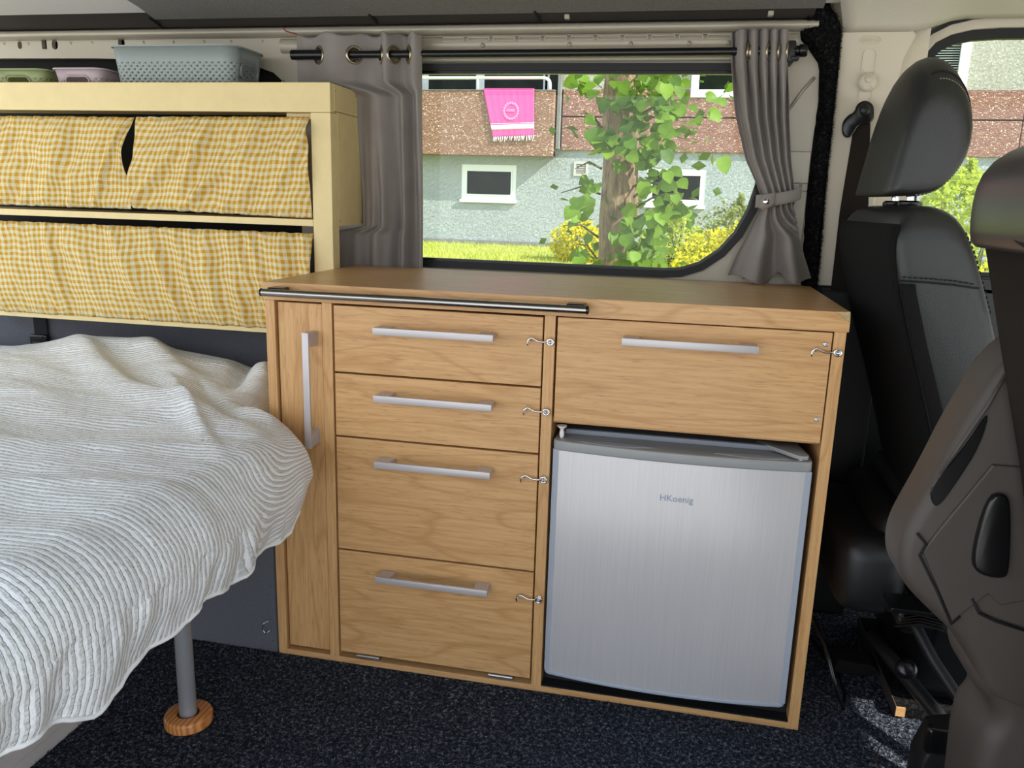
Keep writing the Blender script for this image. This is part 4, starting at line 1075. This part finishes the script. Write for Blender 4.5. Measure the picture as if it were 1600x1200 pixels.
# side profile (xz) of headrest
hp_ = [(1.050, .928), (1.051, .932), (1.054, .965), (1.060, 1.00), (1.064, 1.04), (1.070, 1.08), (1.078, 1.12), (1.090, 1.146), (1.108, 1.158), (1.130, 1.152), (1.150, 1.128), (1.162, 1.09), (1.168, 1.05), (1.164, 1.01), (1.152, .975), (1.134, .945), (1.112, .930), (1.08, .928)]
ysH = [.072, .075, .084, .105, .14, .19, .24, .29, .325, .343, .352, .356]
def secH(i, y):
    c, hw = .214, .142; t = (y - c) / hw; at = min(1, abs(t))
    edge = min(1, (1 - at) / .16); s_ = math.sqrt(max(0, 1 - (1 - edge) ** 2)) * .30 + .70
    top = 1 - .30 * at ** 3.2
    res = []
    for (x, z) in hp_:
        zz = .930 + (z - .930) * top
        xm, zm = 1.110, 1.03 * top + .93 * (1 - top)
        res.append((xm + (x - xm) * s_ - .0 , zm + (zz - zm) * (s_ * .5 + .5)))
    return res
hr_ = loft_y(secH, ysH, 'headrest', M['leather'], ds)
from mathutils.bvhtree import BVHTree
dg_ = bpy.context.evaluated_depsgraph_get(); dg_.update()
ev = hr_.evaluated_get(dg_); me_ = ev.to_mesh()
bvh = BVHTree.FromPolygons([tuple(v.co) for v in me_.vertices], [tuple(p.vertices) for p in me_.polygons]); ev.to_mesh_clear()
def on_pad(y, a0, a1, n, off, k=1.0):
    pts = []
    for a in np.linspace(a0, a1, n):
        c = Vector((1.108, y, 1.03)); d = Vector((math.cos(a), 0, math.sin(a)))
        h = bvh.ray_cast(c + d * .4, -d)[0]
        if h is not None: pts.append(tuple(h + d * off))
    return pts
obj('seam', tube(on_pad(.100, -1.80, 1.7, 60, .0004), .0016, 6), M['thread_dark'], hr_, True)
seam(on_pad(.088, -1.70, 1.6, 60, .0008), 'stitching', hr_, M['thread'], .0008, .0045, .003)

# seat belt on the pillar
sb = thing('seat_belt', (1.06, .46, 1.05), 'black seat belt with swivel anchor hanging on the cream pillar', 'seat belt')
obj('webbing', prism([(1.058, 1.072), (1.088, 1.076), (1.105, .90), (1.10, .30), (1.052, .30), (1.050, .90)], .462, .465, 'xz'), M['seat_brown'], sb)
bm = bmesh.new(); add_prism(bm, smooth_poly([(1.036, 1.052), (1.034, 1.077), (1.044, 1.090), (1.055, 1.096), (1.058, 1.112), (1.072, 1.119), (1.088, 1.111), (1.092, 1.094), (1.092, 1.076), (1.064, 1.070), (1.058, 1.054), (1.048, 1.044)], 2), .452, .468, 'xz', .004)
an_ = obj('anchor', bm, M['black_gloss'], sb, ang=50)
obj('anchor_bolt', lathe([(.0, .012), (.007, .0115), (.0105, .008), (.011, 0)], T(1.073, .456, 1.099) @ RX(PI / 2), 24), M['black_plastic'], an_, ang=50)

# ------------------------------------------------------------ NEAR (PASSENGER) SEAT
ps = thing('passenger_seat', (1.35, -.70, 0), 'dark fabric passenger seat with brown plastic back shell at the right edge', 'seat')
def lean(z): return interp(z, [.0, .30, .43, .53, .65, .77, .86, .90, .96], [1.20, 1.175, 1.150, 1.128, 1.096, 1.060, 1.034, 1.022, 1.03])
ysP = [-1.10, -1.09, -1.06, -.9, -.7, -.52, -.46, -.432, -.422, -.418]
def secP(i, y):
    t = min(1, min(y + 1.10, -.418 - y) / .045); s_ = math.sqrt(max(0, 1 - (1 - t) ** 2))
    res = []
    for z in (.33, .43, .53, .65, .77, .875): res.append((lean(z) + .016 * (1 - s_), z))
    for z in (.875, .77, .65, .53, .43, .33): res.append((lean(z) + .115 - .02 * (1 - s_), z))
    return res
loft_y(secP, ysP, 'backrest', M['seat_brown'], ps, sub=0)
# shiny shoulder cap
def secC(i, y):
    t = min(1, min(y + 1.10, -.416 - y) / .07); s_ = math.sqrt(max(0, 1 - (1 - t) ** 2)); zt = .958 + .016 * s_
    o_ = []
    for (a, b) in ((-.004, .868), (-.012, .872), (-.015, .90), (-.015, .935), (-.006, .958), (.02, .972), (.04, .974), (.08, .968), (.108, .950), (.120, .92), (.122, .89), (.118, .870)):
        zz = min(b, .872 + (b - .872) * (zt - .872) / .10)
        o_.append((1.030 + a + .008 * (1 - s_) * (1 if a < .05 else -1.5), zz))
    return o_
ysC = [-1.10, -1.09, -1.05, -.98, -.8, -.62, -.54, -.49, -.455, -.432, -.420, -.416]
sc = loft_y(secC, ysC, 'shoulder_cap', M['cap'] if 'cap' in M else plain('cap_satin_black', (58, 54, 56), .30), ps)
tag(sc, 'shiny black plastic cap on the backrest top')
bm = tube([(1.020, -.70, .872), (1.018, -.60, .874), (1.020, -.53, .885), (1.026, -.49, .91)], .002, 6); obj('cap_joint', bm, M['thread_dark'], sc, True)
# back shell
shell = [(1.085, .775), (1.050, .690), (1.026, .610), (1.006, .555), (1.002, .530), (1.004, .505), (1.014, .485), (1.040, .460), (1.076, .430), (1.100, .395), (1.116, .360), (1.16, .34), (1.24, .36), (1.26, .5), (1.22, .70), (1.16, .80)]
bs = obj('back_shell', prism(smooth_poly(shell, 2), -.417, -.335, 'xz', .014, 4), M['seat_plastic'], ps, ang=50); tag(bs, 'brown-grey plastic side shell of the seat')
obj('shell_panel', prism([(1.024, .533), (1.040, .565), (1.080, .64), (1.12, .64), (1.17, .50), (1.112, .478), (1.098, .490), (1.066, .452)], -.421, -.416, 'xz', .0018, 2), M['seat_plastic'], bs)
obj('shell_groove', tube([(1.016, -.4205, .553), (1.027, -.4205, .541), (1.022, -.4205, .527), (1.045, -.4205, .488), (1.066, -.4205, .4485), (1.073, -.4205, .46)], .0016, 6), M['thread_dark'], bs, True)
obj('shell_groove', tube([(1.082, -.4205, .483), (1.092, -.4205, .466), (1.110, -.4205, .459), (1.14, -.4205, .452)], .0018, 6), M['thread_dark'], bs, True)
obj('shell_recess', prism(smooth_poly([(1.022, .610), (1.050, .655), (1.070, .705), (1.066, .66), (1.048, .615), (1.034, .585), (1.026, .590)], 2), -.4195, -.4165, 'xz', .001, 1), M['black_gloss'], bs)
obj('shell_rib', tube([(1.030, -.4205, .625), (1.048, -.4205, .665), (1.066, -.4205, .705), (1.078, -.4205, .74)], .0022, 8), M['seat_plastic'], bs, True)
obj('release_lever', prism(smooth_poly([(1.078, .605), (1.094, .612), (1.102, .60), (1.112, .525), (1.108, .513), (1.082, .515), (1.072, .53)], 2), -.430, -.4165, 'xz', .003), M['black_gloss'], bs, ang=50)
lowp = [(1.108, .445), (1.096, .395), (1.106, .365), (1.128, .345), (1.132, .325), (1.118, .300), (1.122, .20), (1.135, .0), (1.35, .0), (1.35, .40), (1.2, .46)]
obj('lower_shell', prism(smooth_poly(lowp, 2), -.416, -.30, 'xz', .022, 5), M['seat_plastic'], ps, ang=60)
obj('cushion', box(1.18, 1.66, -1.09, -.43, .34, .43, .03, 3), M['seat_brown'], ps, ang=60)
obj('seat_box', box(1.22, 1.6, -1.08, -.45, .0, .335, .01), M['black_plastic'], ps)

# seat frame on the floor between the seats
sf = thing('seat_mechanism', (1.25, .0, 0), 'black metal seat mechanism and belt stalks on the floor beneath the seats', 'seat mechanism')
obj('plinth_board', box(1.182, 1.36, .085, .42, .0, .022, .001), M['carpet_black'], sf)
tag(obj('board_edge', box(1.1795, 1.1815, .084, .42, .0, .023, 0), M['seat_plastic'], sf), 'pale bare edge of the plinth')
obj('board_end', box(1.180, 1.196, .0815, .0845, .004, .022, 0), M['oak_h'], sf)
def fp(pts, r, n=8): return tube(pts, r, n)
obj('frame_tube', fp([(1.16, .10, .25), (1.17, .05, .22), (1.20, .0, .17), (1.25, -.08, .11), (1.30, -.18, .06)], .010), M['black_plastic'], sf, True)
obj('frame_tube', fp([(1.14, .16, .12), (1.17, .10, .10), (1.22, .0, .07), (1.27, -.1, .035)], .013), M['black_plastic'], sf, True)
obj('frame_tube', fp([(1.13, .05, .23), (1.16, .02, .235), (1.24, -.02, .23), (1.32, -.04, .22)], .006), M['steel'], sf, True)
obj('cross_plate', box(1.115, 1.22, -.03, .03, .262, .270, .002), M['black_gloss'], sf)
obj('spring_stack', box(1.13, 1.21, -.02, .03, .235, .258, .004), M['black_plastic'], sf)
for k in range(4): obj('spring_leaf', prism([(1.125 + k * .004, .236 + k * .006), (1.16, .246 + k * .005), (1.20, .240 + k * .005), (1.20, .242 + k * .005), (1.16, .248 + k * .005), (1.125 + k * .004, .238 + k * .006)], -.028, -.020, 'xz'), M['steel'], sf)
obj('belt_buckle', box(1.150, 1.185, -.17, -.15, .105, .150, .006, 3), M['black_gloss'], sf, ang=40)
obj('belt_buckle', box(1.172, 1.20, -.15, -.13, .07, .11, .005, 3), M['black_plastic'], sf, ang=40)
obj('bracket', box(1.16, 1.22, -.20, -.185, .080, .088, .001), M['steel'], sf)
obj('bracket', box(1.16, 1.22, -.21, -.195, .055, .062, .001), M['steel'], sf)
obj('latch_body', prism([(1.15, .02), (1.21, .02), (1.225, .10), (1.20, .14), (1.165, .13), (1.15, .08)], -.16, -.10, 'xz', .006), M['black_plastic'], sf, ang=40)
obj('vertical_strap', prism([(1.142, .165), (1.152, .165), (1.168, .06), (1.178, .0), (1.160, .0), (1.152, .06)], -.275, -.262, 'xz', .001), M['black_plastic'], sf)
obj('recliner_boss', lathe([(.0, .02), (.012, .018), (.018, .012), (.020, 0)], T(1.17, .06, .205) @ RX(PI / 2), 20), M['black_gloss'], sf, ang=50)
obj('side_cup', lathe([(.012, 0), (.018, .006), (.018, .012), (.014, .018), (.006, .02)], T(1.165, .02, .135) @ RX(PI / 3), 20), M['black_gloss'], sf, ang=50)
obj('felt_flap', prism([(1.10, .035), (1.165, .03), (1.185, .012), (1.13, .004), (1.09, .006)], .20, .26, 'xz', .003), M['seat_fabric'], sf)

# cable loop and loose wires
c1 = obj('black_cable', tube([(1.05, .36, .02), (1.075, .30, .006), (1.10, .20, .006), (1.10, .12, .008), (1.08, .04, .03), (1.055, .02, .09), (1.04, .06, .14), (1.03, .14, .15), (1.02, .22, .12)], .0036, 8), M['black_gloss'], smooth=True); tag(c1, 'black cable looped on the carpet beside the cabinet', 'cable')
c2 = obj('thin_wire', tube([(1.142, -.01, .012), (1.128, -.03, .010), (1.118, -.055, .006), (1.118, -.08, .004), (1.116, -.10, .003)], .0014, 6), M['steel'], smooth=True); tag(c2, 'thin bent wire lying on the carpet before the seat frame', 'wire')

# ------------------------------------------------------------ OUTSIDE
GZ = lambda y: -.60 + (y - 1.2) * (.625 / 13.5)
lawn = sheet('lawn', lambda u, v: (lerp(-22, 26, u), lerp(.9, 14.9, v), GZ(lerp(.9, 14.9, v)) + .03 * noise.noise((lerp(-22, 26, u) * .7, v * 9, 0))), 80, 60, M['grass']); struct(lawn, 'sunlit lawn between van and flats')
kg = 70000; gy = rng.uniform(6.0, 14.6, kg); gx = rng.uniform(-7, 9, kg); gz = -.60 + (gy - 1.2) * (.625 / 13.5); gh = rng.uniform(.03, .08, kg); ga = rng.uniform(0, 2 * PI, kg)
V = np.zeros((kg, 3, 3)); wd_ = .008; V[:, 0] = np.c_[gx - wd_ * np.cos(ga), gy - wd_ * np.sin(ga), gz - .01]; V[:, 1] = np.c_[gx + wd_ * np.cos(ga), gy + wd_ * np.sin(ga), gz - .01]; V[:, 2] = np.c_[gx + rng.normal(0, .03, kg), gy + rng.normal(0, .03, kg), gz + gh]
me = bpy.data.meshes.new('grass'); me.from_pydata(V.reshape(-1, 3).tolist(), [], np.arange(3 * kg).reshape(-1, 3).tolist())
tag(link('grass', me, M['grass_blade']), 'short yellow-green grass of the sunny lawn', 'grass', kind='stuff')

FY = 14.7
bd = thing('apartment_building', (0, 15, 0), 'block of flats with brown pebbledash panels behind the lawn', 'building')
def bx(name, x0, x1, y0, y1, z0, z1, mat, par=None, bev=.004): return obj(name, box(x0, x1, y0, y1, z0, z1, bev, 1), M[mat], par or bd)
# lower plaster wall with window holes
wins = [(-3.68, -2.56, .87, 1.585), (.0, 1.105, .87, 1.585)]
vents = [(-1.42, -1.14, 1.41, 1.68)]
lw = plate_holes('plaster_wall', [(-16, -.3), (24, -.3), (24, 1.95), (-16, 1.95)], [rrect(a, b, c, d, .002, 1) for a, b, c, d in wins + vents], FY, FY + .25, M['stucco'], bd)
bx('plinth', -16, 24, FY - .05, FY, -.3, .11, 'concrete')
for (a, b, c, d) in wins:
    f = obj('window', ring_prism([(a, c), (b, c), (b, d), (a, d)], [(a + .10, c + .13), (b - .09, c + .13), (b - .09, d - .11), (a + .10, d - .11)], FY + .01, FY + .10), M['pvc'], bd)
    obj('sash', ring_prism([(a + .085, c + .11), (b - .075, c + .11), (b - .075, d - .095), (a + .085, d - .095)], [(a + .115, c + .145), (b - .105, c + .145), (b - .105, d - .125), (a + .115, d - .125)], FY - .01, FY + .02), M['pvc'], f)
    obj('pane', box(a + .10, b - .09, FY + .05, FY + .06, c + .13, d - .11, 0), M['dark_glass'], f)
    obj('sill', box(a - .02, b + .02, FY - .06, FY + .02, c - .02, c + .035, .004), M['pvc'], f)
a, b, c, d = vents[0]
vf = obj('vent_grille', ring_prism([(a, c), (b, c), (b, d), (a, d)], [(a + .045, c + .045), (b - .045, c + .045), (b - .045, d - .045), (a + .045, d - .045)], FY - .02, FY + .05), plain('vent_beige', (190, 184, 178), .6), bd)
vmat = vf.data.materials[0]
for k in range(6):
    z = c + .055 + k * .033
    obj('slat', prism([(FY - .01, z), (FY + .03, z + .02), (FY + .03, z + .028), (FY - .01, z + .010)], a + .045, b - .045, 'yz'), vmat, vf)
obj('backing', box(a + .03, b - .03, FY + .04, FY + .05, c + .03, d - .03, 0), M['dark_recess'], vf)
# spandrel panels to the right of the balcony (two rows), each panel of its own
bx('wall_core', -1.70, 24, FY + .10, FY + .3, 1.85, 3.05, 'concrete', None, 0)
xs_ = [-1.68, 1.9, 6.36, 10.8, 15.2, 19.6]
for x0, x1 in zip(xs_, xs_[1:]):
    bx('pebbledash_panel', x0, x1 - .02, FY - .06, FY + .1, 2.515, 2.99, 'pebble_red', None, .008)
    bx('pebbledash_panel', x0, x1 - .02, FY - .06, FY + .1, 1.885, 2.490, 'pebble_red', None, .008)
# balcony parapet
BY = FY - .35
s_p = (BY + 1.333) / (FY + 1.333)
bx('parapet_panel', -16, -1.80, BY, BY + .12, 1.745, 2.935, 'pebble', None, .01)
bx('parapet_cap', -16, -1.79, BY - .01, BY + .14, 2.935, 2.955, 'concrete', None, .004)
bx('parapet_return', -1.92, -1.80, BY + .12, FY + .2, 1.745, 2.935, 'pebble', None, .01)
bx('balcony_slab', -16, -1.80, BY + .13, 16.4, 1.75, 1.85, 'concrete', None, 0)
bx('divider_screen', -1.765, -1.705, FY - .2, 16.0, 1.9, 4.8, 'glass_green' if 'glass_green' in M else 'concrete', None, 0)
rp = [(-16, BY + .06, 3.175), (-2.05, BY + .06, 3.175), (-1.97, BY + .06, 3.16), (-1.915, BY + .06, 3.12), (-1.90, BY + .06, 3.05), (-1.90, BY + .06, 2.95)]
obj('railing', tube(rp, .030, 12), M['pvc'], bd, True)
for x in (-4.4, -3.98 + .0, -6.5, -9): pass
obj('railing_post', tube([(-4.05 + .75, BY + .06, 2.95), (-4.05 + .75, BY + .06, 3.17)], .022, 10), M['pvc'], bd, True)
# set-back wall with balcony door and window frames
RY2 = 16.2
bx('balcony_wall', -16, -1.75, RY2 + .1, RY2 + .3, 1.8, 6, 'stucco_cream', None, 0)
for (x0, x1) in ((-6.6, -5.35), (-5.35, -3.70), (-3.70, -2.25), (-2.3, -1.80)):
    f = obj('window', ring_prism([(x0, 2.6), (x1, 2.6), (x1, 4.4), (x0, 4.4)], [(x0 + .09, 2.7), (x1 - .09, 2.7), (x1 - .09, 4.3), (x0 + .09, 4.3)], RY2 - .04, RY2 + .06), M['pvc'], bd)
    obj('pane', box(x0 + .08, x1 - .08, RY2, RY2 + .01, 2.69, 4.31, 0), M['dark_glass'], f)
def drape(x0, x1):
    return sheet('window_drape', lambda u, v: (lerp(x0, x1, u), RY2 - .01 + .006 * math.sin(u * 50) - .004, lerp(2.7, 4.3, v)), 40, 2, plain('white_drape', (222, 226, 226), .9), bd, thick=.003)
drape(-6.4, -5.6); drape(-5.25, -4.85)
bx('drying_chair', -3.05, -2.65, RY2 - .5, RY2 - .45, 2.3, 3.12, 'pvc', None, .04)
bx('ceiling_slab', -16, 24, BY, 17, 5.2, 5.4, 'concrete', None, 0)
# upper cream wall with windows on the right
ups = [(1.05, 3.6, 2.80, 4.6), (3.75, 5.36, 2.70, 4.6)]
plate_holes('upper_wall', [(-1.70, 3.0), (24, 3.0), (24, 8.5), (-1.70, 8.5)], [[(.70, 3.001), (2.9, 3.001), (2.9, 4.6), (.70, 4.6)], [(3.75, 3.001), (5.36, 3.001), (5.36, 4.6), (3.75, 4.6)]], FY - .02, FY + .25, M['stucco_cream'], bd)
for (x0, x1, zb) in ((.70, 2.9, 2.86), (3.75, 5.36, 2.92)):
    f = obj('window', ring_prism([(x0, zb), (x1, zb), (x1, 4.6), (x0, 4.6)], [(x0 + .14, zb + .14), (x1 - .16, zb + .14), (x1 - .16, 4.5), (x0 + .14, 4.5)], FY - .085, FY + .02), M['pvc'], bd)
    obj('pane', box(x0 + .1, x1 - .1, FY - .03, FY - .02, zb + .1, 4.5, 0), M['dark_glass'], f)
    if x0 > 3:
        for k in range(34): obj('blind_slat', box(x0 + .15, x1 - .17, FY - .045, FY - .040, zb + .16 + k * .04, zb + .166 + k * .04, 0), M['pvc'], f)

# pink towel over the parapet
tw = None
def towel(u, v):
    # v 0 at the top edge, hanging down; leans in towards the bottom left
    xl = lerp(-3.17, -2.96, v); xr = lerp(-2.19, -2.155, v); x = lerp(xl, xr, u)
    z = lerp(2.965, lerp(2.09, 2.13, u), v)
    y = BY - .03 - .008 * math.sin(u * 7 + v * 3) * v - .0015 * math.sin(u * 47) + (.02 if v < .02 else 0)
    return (x, y, z)
tw = sheet('pink_towel', towel, 50, 40, M['towel'], thick=.008); tag(tw, 'pink fringed towel with white stripe hanging over the balcony parapet', 'towel')
obj('towel_top', box(-3.17, -2.19, BY - .035, BY + .16, 2.958, 2.972, .004), M['towel'], tw)
sheet('white_stripe', lambda u, v: tuple(Vector(towel(u, lerp(.755, .855, v))) + Vector((0, -.008, 0))), 50, 3, M['towel_white'], tw, thick=.002)
sheet('thin_stripe', lambda u, v: tuple(Vector(towel(u, lerp(.725, .735, v))) + Vector((0, -.008, 0))), 50, 1, M['towel_white'], tw, thick=.002)
bm = bmesh.new()
for k in range(24):
    u = (k + .5) / 24; p = Vector(towel(u, 1.0)); q = p + Vector((random.uniform(-.03, .03), 0, -random.uniform(.07, .11))); add_tube(bm, [p, (p + q) / 2 + Vector((random.uniform(-.01, .01), 0, 0)), q], .008, 5)
obj('fringe', bm, M['towel_white'], tw, True)
bm = bmesh.new()
for k in range(18):
    a = 2 * PI * k / 18; p = Vector(towel(.50, .47)) + Vector((math.cos(a) * .135, -.012, math.sin(a) * .145)); add_lathe(bm, [(.0, .003), (.024, .002), (.03, -.004)], Matrix.Translation(p) @ RX(PI / 2), 8)
p = Vector(towel(.48, .47)); add_box(bm, p.x - .07, p.x + .09, p.y - .016, p.y - .006, p.z - .015, p.z + .035, .003)
obj('emblem', bm, M['towel_mark'], tw, True)

# tree -------------------------------------------------------------------
tree = thing('tree', (.23, 5, GZ(5)), 'leafy tree trunk with ivy-like sprouting leaves in front of the flats', 'tree')
bm = bmesh.new(); pts = []; rs = []
for k in range(34):
    t = k / 33; z = lerp(-.5, 3.4, t); pts.append((.225 + .02 * math.sin(z * 2) + .0 * z, 5.0, z)); rs.append(lerp(.150, .122, t) + .006 * math.sin(z * 9))
add_tube(bm, pts, rs, 28)
for v in bm.verts: v.co += Vector((v.co.x - .225, v.co.y - 5, 0)).normalized() * .012 * noise.noise((v.co.x * 14, v.co.y * 14, v.co.z * 4))
obj('trunk', bm, M['bark'], tree, True)
tb_ = []
for k in range(16):
    z = random.uniform(.45, 1.9); sd = random.choice((1, 1, 1, -1)); L = random.uniform(.2, .62) * (1 if sd > 0 else .45)
    a = Vector((.225 + sd * .12, 5 - .08, z)); e = a + Vector((sd * L, random.uniform(-.25, .05), random.uniform(-.06, .28))); m_ = (a + e) / 2 + Vector((0, 0, .05)); tb_.append((a, m_, e))
    obj('twig', tube([a, m_, e], [.010, .007, .003], 6), M['twig'], tree, True)
# leaf mesh (heart-shaped, folded on the midrib)
def leaf_mesh(name, seed, n=7):
    r = random.Random(seed); out_ = []
    prof = [(0, .0), (.06, .30), (.20, .46), (.42, .47), (.62, .38), (.80, .22), (.92, .09), (1.0, .0)]
    vs_ = [(0, 0, 0)]; fs = []; bend = r.uniform(.10, .28)
    mid = [(t, 0, -bend * t * t) for t, _ in prof]; Lf = [(t - (.10 if w_ and i == 1 else 0), w_ + r.uniform(-.02, .02), -bend * t * t + .16 * w_) for i, (t, w_) in enumerate(prof)]
    vs_ = mid + [(a, b, c) for a, b, c in Lf] + [(a, -b, c) for a, b, c in Lf]; n_ = len(prof)
    for i in range(n_ - 1):
        fs.append((i, i + 1, n_ + i + 1, n_ + i)); fs.append((i, 2 * n_ + i, 2 * n_ + i + 1, i + 1))
    me = bpy.data.meshes.new(name); me.from_pydata(vs_, [], fs); me.polygons.foreach_set('use_smooth', [True] * len(fs)); me.materials.append(M['leaf']); return me
LM = [leaf_mesh('leaf', k) for k in range(5)]
def leaf_mat(p, size):
    # hanging outward and downward
    out_dir = Vector((p.x - .225 + random.uniform(-.4, .4), random.uniform(-1.2, .1), random.uniform(-.9, .15))).normalized()
    nrm = Vector((random.uniform(-.7, .7), -1.0, random.uniform(.1, 1.2))).normalized(); sx_ = out_dir; sy = nrm.cross(sx_).normalized(); sz = sx_.cross(sy)
    m_ = Matrix((( sx_.x, sy.x, sz.x, p.x), (sx_.y, sy.y, sz.y, p.y), (sx_.z, sy.z, sz.z, p.z), (0, 0, 0, 1)))
    return m_ @ Matrix.Diagonal((size, size, size, 1))
clus = [(.47, 1.78, .20, .14, 36), (.50, 1.52, .17, .16, 46), (.26, 1.62, .14, .12, 22), (.22, 1.36, .14, .12, 22), (.46, 1.28, .14, .12, 26), (.50, 1.06, .16, .12, 26), (.58, .85, .13, .12, 18), (.42, .66, .16, .12, 34), (.36, .48, .18, .08, 26), (.05, 1.0, .07, .12, 9), (.0, .86, .08, .08, 6), (-.04, 1.72, .10, .08, 9), (.84, 1.5, .10, .25, 8), (.08, .56, .05, .1, 7)]
invt = Matrix.Translation(-tree.location); cnt = 0
for (cx, cz, sx_, sz_, n) in clus:
    for k in range(n):
        if cnt >= 296: break
        p = Vector((random.gauss(cx, sx_ * .62), 5 - .20 - abs(random.gauss(0, .16)), random.gauss(cz, sz_ * .62)))
        o = bpy.data.objects.new('leaf', random.choice(LM)); COL.objects.link(o); o.parent = tree; o.matrix_parent_inverse = invt; o.matrix_basis = leaf_mat(p, random.uniform(.065, .125)); cnt += 1
# further leaves beyond the counted ones, and the crown above the frame
def leaf_cloud(name, n, fn, size, mat, par, label=None):
    V = []; F = []
    for k in range(n):
        p = fn(); s_ = random.uniform(*size); a = Vector((random.gauss(0, 1), random.gauss(0, 1), random.gauss(0, .7))).normalized(); b = a.cross(Vector((random.gauss(0, 1), random.gauss(0, 1), random.gauss(0, 1)))).normalized(); c = a.cross(b)
        i = len(V); V += [tuple(p), tuple(p + a * s_ * .5 + b * s_ * .34 + c * s_ * .06), tuple(p + a * s_), tuple(p + a * s_ * .5 - b * s_ * .34 + c * s_ * .06)]; F += [(i, i + 1, i + 2), (i, i + 2, i + 3)]
    me = bpy.data.meshes.new(name); me.from_pydata(V, [], F); o = link(name, me, mat, par); tag(o, label, kind='stuff'); return o
leaf_cloud('leaf_mass', 500, lambda: Vector((random.gauss(.42, .26), 5 + random.uniform(-.15, .35), random.uniform(.4, 3.2))), (.06, .12), M['leaf'], tree)
leaf_cloud('crown', 9000, lambda: Vector((.2, 5.2, 4.9)) + Vector((random.gauss(0, 1.1), random.gauss(0, 1.0), random.gauss(0, .7))), (.08, .14), M['leaf'], tree)

def bush(name, label, cx, cy, w_, h_, n, mat, size, dens=1.0, shoots=10, group='shrubs before the flats'):
    b = thing(name, (cx, cy, GZ(cy)), label, 'bush', group); g = GZ(cy); r = random.Random(int(cx * 100))
    def fn():
        a = r.uniform(0, 2 * PI); q = math.sqrt(r.random()) if r.random() < .5 else r.uniform(.75, 1); t = r.random()
        prof = math.sin(PI * min(1, .18 + t * .86)) ** .6
        lump = 1 + .25 * noise.noise((cx + math.cos(a) * 1.6, cy + math.sin(a) * 1.6, t * 2.5))
        return Vector((cx + math.cos(a) * q * w_ * prof * lump, cy + math.sin(a) * q * w_ * .7 * prof, g + .02 + t * h_ * lump))
    leaf_cloud('foliage', n, fn, size, mat, b)
    for k in range(shoots):
        a = r.uniform(0, 2 * PI); q = r.uniform(.1, .8) * w_; base = Vector((cx + q * .4 * math.cos(a), cy + q * .3 * math.sin(a), g)); tip = Vector((cx + q * math.cos(a), cy + q * .7 * math.sin(a), g + h_ * r.uniform(.6, .95)))
        obj('stem', tube([base, (base + tip) / 2 + Vector((r.uniform(-.05, .05), 0, .03)), tip], [.012, .008, .003], 5), M['twig'], b, True)
    return b
bush('yellow_shrub', 'small bright yellow shrub left of the tree trunk, at the foot of the wall', -.93, 12.5, .52, .66, 3200, M['leaf_yellow'], (.04, .09))
bush('yellow_shrub', 'wide low bright yellow shrub at the right side of the lawn', 1.42, 9.6, .85, .82, 5600, M['leaf_yellow'], (.04, .08))
bush('lime_shrub', 'tall loose yellow-green shrub right behind the tree', .60, 9.9, .45, 1.15, 2600, M['leaf_lime'], (.04, .08), shoots=16)
bush('bronze_shrub', 'pinkish green shrub behind the wide yellow one', 1.55, 11.2, .70, 1.10, 3000, M['leaf_pinkish'], (.04, .08))
bush('lime_shrub', 'large pale yellow-green bush seen between the headrests through the cab window', 3.35, 7.2, .75, 1.62, 7500, M['leaf_lime'], (.04, .075), shoots=26)
bush('yellow_shrub', 'golden yellow bush low behind the driver seat shoulder', 3.30, 5.6, .55, .95, 2600, M['leaf_yellow'], (.04, .07))
